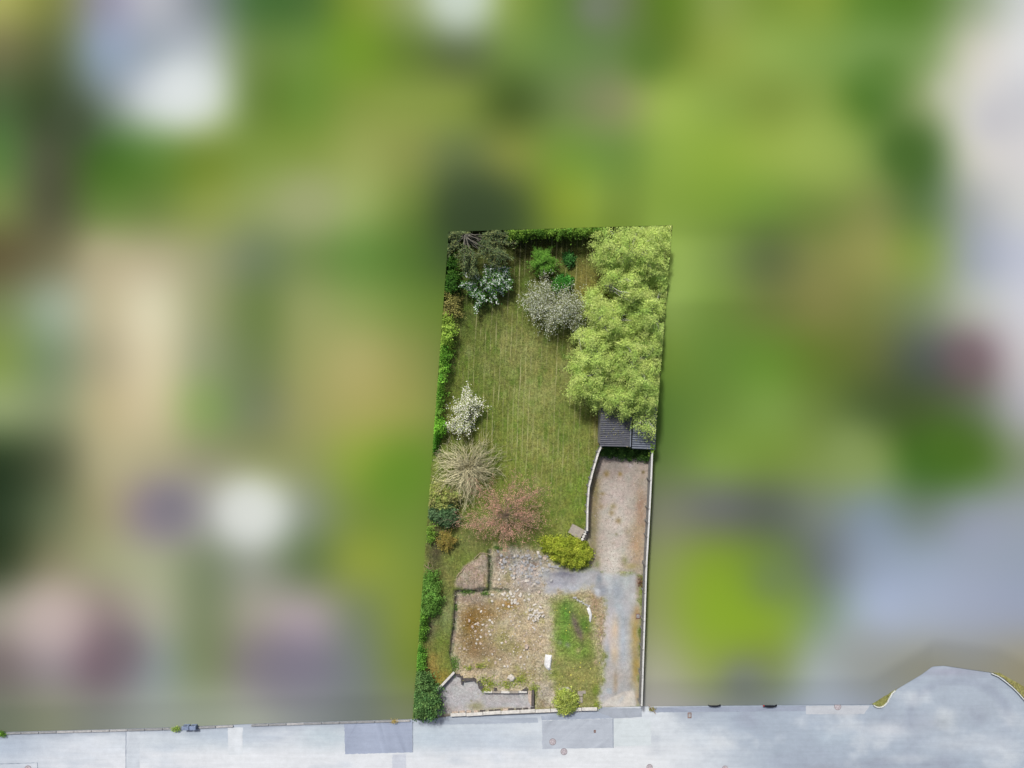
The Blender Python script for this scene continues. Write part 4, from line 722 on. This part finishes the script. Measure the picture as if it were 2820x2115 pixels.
# ---------------- rubble ----------------
def rock_mesh(name, mat, flat=.5, cub=.6):
    bm = bmesh.new(); bmesh.ops.create_cube(bm, size=2); bmesh.ops.bevel(bm, geom=bm.edges[:], offset=.28, segments=1, affect='EDGES')
    for q in bm.verts: q.co = Vector((q.co.x+R.normal(0, .13), q.co.y+R.normal(0, .13), (q.co.z+R.normal(0, .1))*flat))
    me = bpy.data.meshes.new(name); bm.to_mesh(me); bm.free(); me.materials.append(M[mat]); return me
RM = {k: [rock_mesh('rubble_stone', k) for _ in range(5)] for k in ('stone', 'greystone', 'pinkstone')}
def stone(px, py, L, W, rot, mat, label, group, name='rubble_stone', lift=0.0):
    o = bpy.data.objects.new(name, RM[mat][R.integers(0, 5)]); C.objects.link(o); z = float(zg(px, py)); hgt = min(L, W)*.5/30
    o.location = Vector([float(q) for q in P(px, py, z+hgt*.3+lift)]); o.scale = (L/60, W/60, hgt*1.1); o.rotation_euler = (R.normal(0, .12), R.normal(0, .12), rot)
    tag(o, label, 'stone', group); return o
K7 = lambda L: [(1120+x/5.53, 1440+y/5.53) for x, y in L]; K9 = lambda L: [(1120+x/5.53, 1700+y/5.53) for x, y in L]
ga = K7([(1465, 1090), (1500, 1165), (1540, 1110), (1590, 1080), (1640, 1080), (1620, 1120), (1600, 1175), (1560, 1150), (1660, 1170), (1690, 1230), (1640, 1190), (1725, 1110), (1795, 1175), (1860, 1165), (1470, 1250), (1575, 1060), (1495, 1070), (1865, 1090), (1305, 1090), (1740, 1090), (1600, 1220), (1555, 1275), (1300, 1190), (1650, 1210)])
for x, y in ga: stone(x, y, R.uniform(5.5, 9), R.uniform(4.5, 7), R.uniform(0, 3.1), 'stone', 'squarish white rubble block in the loose heap below the grey rubble', 'white blocks in the upper heap')
gb = K7([(1950, 1245), (2035, 1280), (1870, 1325), (1910, 1320), (1945, 1370), (2010, 1370), (1960, 1340), (2060, 1365), (1885, 1400), (1900, 1430), (1855, 1450), (1960, 1470), (1995, 1450), (1930, 1490), (2075, 1415), (2000, 1400), (1990, 1330), (2020, 1420), (1960, 1420), (1935, 1600), (1925, 1400)])
for i, (x, y) in enumerate(gb): stone(x, y, R.uniform(6.5, 11), R.uniform(4, 5.5), R.uniform(0, 3.1), 'stone', 'long white block in the bright pile at the middle of the site', 'long white blocks in the middle pile', lift=.06*(i % 3))
gc = K7([(1085, 1530), (1050, 1540), (1000, 1585), (1160, 1550), (1215, 1565), (1265, 1480), (1305, 1520), (1130, 1350), (950, 1490), (1390, 1300)])+K9([(1045, 215), (1140, 195), (1255, 215), (1300, 195), (1275, 262), (1210, 262), (1130, 300), (1075, 340), (1060, 400), (1125, 400), (1080, 110), (1450, 390), (1510, 375), (1305, 560), (1735, 605), (1835, 605), (1490, 745), (1540, 745), (1350, 690), (880, 480), (810, 470), (1250, 650), (1420, 640), (1800, 780)])
for x, y in gc: stone(x, y, R.uniform(4.5, 8), R.uniform(3.5, 6), R.uniform(0, 3.1), 'stone' if R.random() < .6 else 'pinkstone', 'small pale stone scattered on the mossy left half of the site', 'scattered stones on the mossy ground')
gd = K7([(1440, 490), (1530, 520), (1480, 560), (1450, 630), (1460, 680), (1830, 500), (1870, 535), (1840, 590), (1795, 590), (1810, 630), (1935, 665), (1870, 690), (1905, 720), (1885, 810), (1820, 770), (1690, 500), (1760, 520), (2030, 510), (2070, 690), (2170, 640), (2150, 720), (2060, 370), (2200, 880), (2030, 800), (1760, 760), (1600, 800), (1580, 700), (1650, 640)])+[(1516, 1559), (1522, 1560), (1529, 1560), (1536, 1561)]
for x, y in gd: stone(x, y, R.uniform(5.5, 10), R.uniform(4.5, 7), R.uniform(0, 3.1), 'greystone', 'grey rubble slab among debris below the bronze tree', 'grey rubble slabs by the path')
for _ in range(100):
    x, y = R.uniform(1368, 1512), R.triangular(1512, 1535, 1650); q_ = R.choice([1, 1, 1, 1.8]); stone(x, y, q_*R.uniform(3, 5.5), q_*R.uniform(2.5, 4.5), R.uniform(0, 3.1), R.choice(['greystone', 'greystone', 'stone', 'pinkstone']), 'small loose debris stone on the grey upper part of the site', 'small debris stones on the upper site')
for _ in range(58):
    x, y = R.uniform(1400, 1500), R.triangular(1645, 1690, 1880); stone(x, y, R.uniform(2.5, 5), R.uniform(2.5, 4), R.uniform(0, 3.1), R.choice(['stone', 'pinkstone']), 'small pale stone on the sandy right half of the site', 'small stones on the sandy ground')
# big single pieces
def lump(name, label, cat, pl, z, th, mat, seed):
    a = np.array(pl, float); c_ = a.mean(0); V, F = [], []; n = len(a); rings_ = [(1.04, 0), (1.0, .55), (.72, .95), (.35, 1.0)]
    for k, (s_, hh) in enumerate(rings_):
        q = c_+(a-c_)*s_; V.append(P(q[:, 0], q[:, 1], z+th*hh+R.normal(0, .02, n)*(k > 0)))
    for k in range(3):
        for i in range(n): j = (i+1) % n; F.append([k*n+j, k*n+i, (k+1)*n+i, (k+1)*n+j])
    F.append([3*n+i for i in range(n)][::-1]); return solo(name, np.concatenate(V), F, M[mat], label, cat)
z_ = lambda x, y: float(zg(x, y))-.03
lump('white_debris_slab', 'bright white crumpled slab lying at the lower middle of the site', 'debris', [(1502, 1802), (1512, 1804), (1520, 1804), (1519, 1818), (1517, 1832), (1516, 1842), (1511, 1846), (1504, 1840), (1499, 1832), (1500, 1815)], z_(1510, 1825), .3, 'white', 1)
lump('white_debris_strip', 'curved white strip of broken plaster at the right edge of the grass', 'debris', [(1616, 1676), (1622, 1672), (1627, 1680), (1630, 1692), (1629, 1704), (1626, 1714), (1622, 1708), (1623, 1696), (1619, 1686)], z_(1622, 1690), .2, 'white', 2)
lump('pale_boulder', 'pale rounded boulder above the forecourt wall', 'boulder', [(1400, 1860), (1408, 1856), (1416, 1862), (1420, 1868), (1414, 1876), (1406, 1877), (1401, 1870), (1396, 1869)], z_(1408, 1868), .35, 'stone', 3)
lump('pinkish_boulder', 'pinkish stone half buried on the sandy middle of the site', 'boulder', [(1445, 1775), (1452, 1773), (1457, 1780), (1453, 1790), (1446, 1788)], z_(1450, 1780), .2, 'pinkstone', 4)
for i in range(9):
    x, y = 1580+i*5.2, 1645+i*2.9+R.uniform(-2, 2); stone(x, y, R.uniform(4, 7), R.uniform(3, 5), R.uniform(0, 3), 'greystone', 'small stone in the curved row above the grass patch', 'stones rowed along the grass edge')
lx = [(1340, 1519, 1351, 1527), (1306, 1538, 1321, 1523), (1262, 1586, 1290, 1552)]
for i, (xa, ya, xb, yb) in enumerate([(1322, 1523, 1352, 1527), (1306, 1538, 1322, 1522), (1258, 1588, 1290, 1552)]):
    za, zb_ = float(zg(xa, ya))+.12, float(zg(xb, yb))+.16; v, f = tubes([(curve(P(xa, ya, max(za, zb_)), P(xb, yb, max(za, zb_)), 6, .05), .035, .02)], 5)
    solo('fallen_branch', v, f, M['pink_twig'], ['straight fallen branch lying across the top of the trench', 'short fallen branch on the upper edge of the brown mound', 'long thin stick lying on the brown mound'][i], 'branch', 'fallen branches on the mound')

# ---------------- road furniture ----------------
def cover(label, px, py, r, mat='iron', group='round manhole covers'):
    c_ = P(px, py, .012); t = thing('manhole_cover', label, 'manhole', c_, group)
    v, f = ring(r*.86, r, -.02, .012, 28); part('frame', v+c_, f, M['frame'], t)
    v, f = ring(.01, r*.84, -.02, .008, 28); lid = part('lid', v+c_, f, M[mat], t)
    v, f = ring(r*.40, r*.46, .0, .016, 24); part('raised_ring', v+c_, f, M['frame'], lid)
    for k in range(4): a = k*math.pi/2+.4; bpart('stud', box(c_+[math.cos(a)*r*.64, math.sin(a)*r*.64, .012], (.035, .02, .008), a), 'frame', lid)
cover('round manhole cover set in the darker asphalt patch', 1522, 2043, .31); cover('round manhole cover just below the darker asphalt patch', 1553, 2070, .31)
cover('dark round manhole cover at the bottom edge below the driveway', 1789, 2113, .29); cover('pinkish round cover at the bottom left of the road', 77, 2118, .33); cover('faint round cover at the bottom edge right of the drain grate', 1997, 2117, .28)
cover('half hidden dark cover at the road edge before the turning circle', 2307, 1946, .32)
def grate(label, px, py, w_, h_, rz, z=.012, cat='drain', bars=4):
    c_ = P(px, py, z); t = thing('drain_grate', label, cat, c_)
    for sx_, sy_, hx, hy in ((0, h_, w_, .03), (0, -h_, w_, .03), (w_-.03, 0, .03, h_-.03), (-w_+.03, 0, .03, h_-.03)): bpart('frame', box(c_+[sx_, sy_, 0], (hx, hy, .02), 0, 0, 0, .004), 'rust', t)
    for k in range(bars): bpart('bar', box(c_+[-w_+.06+(k+.5)*(2*w_-.12)/bars, 0, -.003], (.022, h_-.04, .01)), 'greystone', t)
    bpart('sump', box(c_+[0, 0, -.012], (w_-.03, h_-.03, .004)), 'darkstone', t)
grate('rectangular drain grate at the road edge right of the driveway', 1899, 1970, .17, .22, 0); grate('tiny square valve cover in the darker asphalt patch', 1638, 2014, .09, .09, 0, bars=2)
grate('rusty square drain beside the fence on the driveway', 1757, 1697, .2, .2, 0, float(zg(1757, 1697))+.03)
sheet('grass_verge', [(2402, 1939), (2440, 1916), (2470, 1897), (2462, 1908), (2452, 1922), (2443, 1937), (2432, 1945), (2418, 1947)], .12, M['site'], (142, 142, 86), kind='structure', jag=.4, th=.1)
sheet('grass_verge', [(2735, 1852), (2753, 1853), (2822, 1892), (2850, 1910), (2850, 1955), (2820, 1922), (2790, 1890), (2765, 1868)], .12, M['site'], (150, 146, 92), kind='structure', jag=.4, th=.1)
# kerb of the turning circle
t = thing('turning_circle_kerb', 'pale curved kerb on the right side of the turning circle', 'kerb', P(2780, 1880, 0)); KR = [(2732, 1853), (2752, 1862), (2772, 1877), (2790, 1892), (2806, 1908), (2820, 1924), (2838, 1944)]
for a, b in zip(KR[:-1], KR[1:]):
    bpart('kerb_stone', beam(P(a[0]-1, a[1]+1.5, .14), P(b[0]-1.3, b[1]+1.2, .14), .09, .14, .01), 'kerb', t)
t = thing('turning_circle_kerb', 'pale hooked kerb on the left side of the turning circle', 'kerb', P(2430, 1945, 0)); KL = [(2406, 1941), (2414, 1946), (2424, 1947), (2434, 1943), (2443, 1934), (2450, 1920), (2458, 1907), (2466, 1901)]
for a, b in zip(KL[:-1], KL[1:]): bpart('kerb_stone', beam(P(a[0]+.4, a[1]+1, .14), P(b[0]-.4, b[1]+1, .14), .09, .14, .01), 'kerb', t)
# low wall foot along the left side of the road, cut into lengths
t = thing('roadside_kerb', 'dark low kerb of stone lengths along the left road edge', 'kerb', P(600, 2000, 0))
ks = np.linspace(10, 1130, 24)
for a, b in zip(ks[:-1], ks[1:]):
    if 628 <= (a+b)/2 <= 672: continue
    bpart('kerb_stone', beam(P(a+.6, float(roadline(a))+4.5, .06), P(b-.6, float(roadline(b))+4.5, .06), .16, .14, .02), ['kerbgrey', 'kerbgrey', 'greystone'][R.integers(0, 3)], t)
# bins and plants poking out at the road edge
for i, (x, w_) in enumerate([(511, 10), (531, 9)]):
    c_ = P(x, 2004.5, .5); t = thing('wheelie_bin', ['left blue-grey bin at the road edge', 'right blue-grey bin at the road edge'][i], 'bin', c_*[1, 1, 0], 'bins at the road edge')
    bpart('body', box(c_*[1, 1, .55], (w_/30*.85, .16, .25), .05, 0, 0, .02), 'bin', t); lid = bpart('lid', box(c_*[1, 1, 1.12], (w_/30*.95, .18, .03), .05, 0, 0, .012), 'bin', t); bpart('handle', box(c_*[1, 1, 1.1]+[0, .2, 0], (w_/60, .02, .02), .05), 'black', lid)
def tuft(label, px, py, w_, h_, cols, n=10, name='roadside_plant', z=None, leaf=.14, up=.5):
    z = float(zg(px, py)) if z is None else z; b0 = P(px, py, z); t = thing(name, label, 'plant', b0)
    k = n*45; v = b0+np.stack([R.normal(0, w_/30*.5, k), R.normal(0, h_/30*.5, k), np.abs(R.normal(0, .12, k))+.04], -1); lv, lf, lc = leaves(v, leaf, pal(cols, k, .15), up, .3); part('foliage', lv, lf, M['leaf'], t, col=lc)
    L = [(curve(b0, v[i], 4, .1), .012, .005) for i in R.integers(0, k, 5)]; part('stems', *tubes(L, 3), M['bark'], t)
tuft('pale green plant beside the bins at the road edge', 487, 2006, 12, 7, [(170, 196, 96), (130, 170, 70)], 8, z=.1)
tuft('green plant at the far left end of the road edge', 6, 2020, 12, 8, [(120, 170, 50), (90, 140, 40)], 8, z=.1)
tuft('withered yellow weed at the kerb near the laurel bush', 1086, 1985, 9, 6, [(206, 180, 110), (190, 170, 90)], 3, z=.05)
tuft('tiny weed at the foot of the right fence beside the road', 1795, 1951, 9, 5, [(140, 150, 70), (170, 150, 90)], 4, z=.02)
v, f = tubes([(np.array([P(1786, 1941, .5), P(1795, 1952, .3), P(1806, 1966, .06)]), .035, .03)], 6); solo('pale_pole', v, f, M['pole'], 'thin pale pole lying over the road edge by the fence end', 'pole')
for i, (x, w_) in enumerate([(1968, 17), (2121, 19)]):
    c_ = P(x, 1942, .3); t = thing('parked_car_bumper', ['dark curved car bumper at the road edge nearer the driveway', 'dark curved car bumper with red light at the road edge'][i], 'car bumper', c_*[1, 1, 0])
    an = np.linspace(math.pi, 2*math.pi, 12); q = np.stack([np.cos(an)*w_/30, np.sin(an)*(.13+.06*i), np.zeros(12)], -1)+c_; n = 12; V = np.concatenate([q+[0, 0, .04], q-[0, 0, .22]])
    part('bumper', V, [list(range(12))]+[[k, k+12, k+13, k+1] for k in range(11)], M['black'], t)
    if i: bpart('tail_light', box(c_+[-w_/30+.02, -.03, .07], (.05, .06, .03), 0, 0, 0, .01), 'red', t)

# ---------------- weeds, tufts and gravel on the ground ----------------
for i, (x, y, w_, h_, lab) in enumerate([(1335, 1872, 20, 14, 'yellow-flowered weed clump left of the pale boulder'), (1353, 1882, 14, 10, 'low weed clump just above the broken wall'), (1339, 1899, 16, 9, 'bright weed clump growing at the forecourt corner'), (1394, 1884, 26, 12, 'green weed clump below the pale boulder'), (1432, 1872, 22, 14, 'large yellow-green weed clump right of the pale boulder'), (1470, 1895, 18, 16, 'green weed clump above the gate pier'), (1290, 1838, 10, 7, 'small green weed above the sandy ledge'), (1323, 1832, 18, 9, 'thin weed patch on the lower left of the site'), (1252, 1828, 16, 22, 'dark green weed patch beside the retaining wall'), (1372, 1508, 12, 8, 'green weeds at the top of the trench'), (1288, 1628, 22, 9, 'dark green weeds in the trench below the mound'), (1336, 1633, 14, 7, 'weeds at the lower right corner of the mound'), (1645, 1940, 10, 12, 'bright green grass clump at the driveway corner'), (1255, 1672, 9, 10, 'small weeds on the left trench edge'), (1762, 1603, 8, 14, 'rusty brown weed clump against the fence')]):
    cols = [(90, 136, 58), (70, 116, 48), (120, 160, 70)] if i in (8, 9, 10, 11, 13) else ([(150, 112, 84), (130, 92, 66)] if i == 14 else [(152, 176, 60), (120, 156, 52), (190, 190, 60)])
    tuft(lab, x, y, w_, h_, cols, 2+int(w_*h_/90), 'weed_clump', leaf=.15)
def scatter(name, n, polys, fn, mat, label, size, cols, up, aspect, dirv=None, hz=.03):
    x, y = R.uniform(1140, 1850, n*6), R.uniform(630, 1960, n*6); k = fn(x, y); x, y = x[k][:n], y[k][:n]; z = zg(x, y); v = P(x, y, z+hz)
    lv, lf, lc = leaves(v, size, pal(cols, len(v), .18), up, aspect, dirv); return solo(name, lv, lf, M[mat], label, 'grass' if 'grass' in name else 'debris', None, 'stuff', col=lc, origin=np.zeros(3))
def region(k): 
    full = np.zeros((len(gy)-1, len(gx)-1), int); full[:] = reg.reshape(full.shape); ins = inside.reshape(full.shape)
    return lambda x, y: (lambda i, j: (full[j, i] == k) & ins[j, i])(np.clip(((x-gx[0])/ST).astype(int), 0, len(gx)-2), np.clip(((y-gy[0])/ST).astype(int), 0, len(gy)-2))
lawn_r, site_r, yard_r, drive_r, fore_r = [region(k) for k in range(5)]
scatter('grass_blades', 26000, None, lawn_r, 'leaf', 'short dry and green grass blades over the lawn', .13, [(108, 124, 50), (136, 138, 70), (88, 112, 40), (166, 160, 100)], .15, .28)
scatter('site_grass', 7000, None, lambda x, y: site_r(x, y) & (x > 1515) & (y > 1640), 'leaf', 'lush grass growing on the right of the site', .14, [(92, 132, 46), (120, 146, 60), (140, 146, 76)], .15, .3)
scatter('dry_grass', 9000, None, lambda x, y: site_r(x, y) & (x < 1515), 'leaf', 'dry straw and moss scattered over the site', .12, [(170, 150, 112), (150, 130, 84), (190, 176, 150), (128, 122, 70)], .3, .3)
scatter('yellow_flowers', 160, None, lambda x, y: site_r(x, y) & (x > 1520) & (y > 1660), 'petal', 'tiny yellow flowers dotted in the site grass', .10, [(220, 210, 50), (200, 200, 60)], 2, .9)
x, y = R.uniform(1654, 1806, 700), R.uniform(1120, 1236, 700); v = P(x, y, np.where(x < 1738, 2.78, 2.38)); k = (R.random(700) < np.clip((1236-y)/116, .06, 1))
lv, lf, lc = leaves(v[k], .10, pal([(150, 150, 90), (170, 160, 110), (110, 120, 70)], int(k.sum()), .2), 2, .5); solo('leaf_litter', lv, lf, M['leaf'], 'fallen birch leaves lying on the shed roofs', 'leaves', None, 'stuff', col=lc, origin=np.zeros(3))
# gravel: small stones joined into one mass
def gravel(name, n, fn, smin, smax, cols, label):
    x, y = R.uniform(1140, 1850, n*14), R.uniform(1240, 1960, n*14); k = fn(x, y); x, y = x[k][:n], y[k][:n]; n = len(x); c_ = P(x, y, zg(x, y)+.01)
    oct_ = np.array([[1, 0, 0], [0, 1, 0], [-1, 0, 0], [0, -1, 0], [0, 0, 1]], float); s_ = R.uniform(smin, smax, (n, 1, 1))*R.uniform(.7, 1.3, (n, 5, 3))*[1, 1, .6]
    a = R.uniform(0, 3.1, n); ca, sa_ = np.cos(a)[:, None], np.sin(a)[:, None]; o_ = oct_[None]*s_; o_ = np.stack([o_[..., 0]*ca-o_[..., 1]*sa_, o_[..., 0]*sa_+o_[..., 1]*ca, o_[..., 2]], -1)
    V = (c_[:, None]+o_).reshape(-1, 3); F = (np.arange(n)[:, None, None]*5+np.array([[0, 1, 4], [1, 2, 4], [2, 3, 4], [3, 0, 4]])[None]).reshape(-1, 3)
    solo(name, V, F, M['site_plain'], label, 'gravel', None, 'stuff', col=np.repeat(pal(cols, n, .12)/LEAFY, 5, 0), origin=np.zeros(3))
M['site_plain'] = ground_mat('pebble', [])
gravel('site_gravel', 1500, lambda x, y: site_r(x, y) & (x < 1520), .02, .06, [(216, 198, 174), (196, 178, 156), (180, 154, 126), (236, 226, 214)], 'small stones and brick crumbs strewn over the site')
gravel('yard_gravel', 900, yard_r, .02, .05, [(204, 192, 184), (150, 134, 120), (126, 112, 96)], 'loose pebbles on the bare yard')
gravel('forecourt_gravel', 500, fore_r, .02, .05, [(204, 198, 194), (146, 138, 134)], 'loose pebbles on the forecourt')
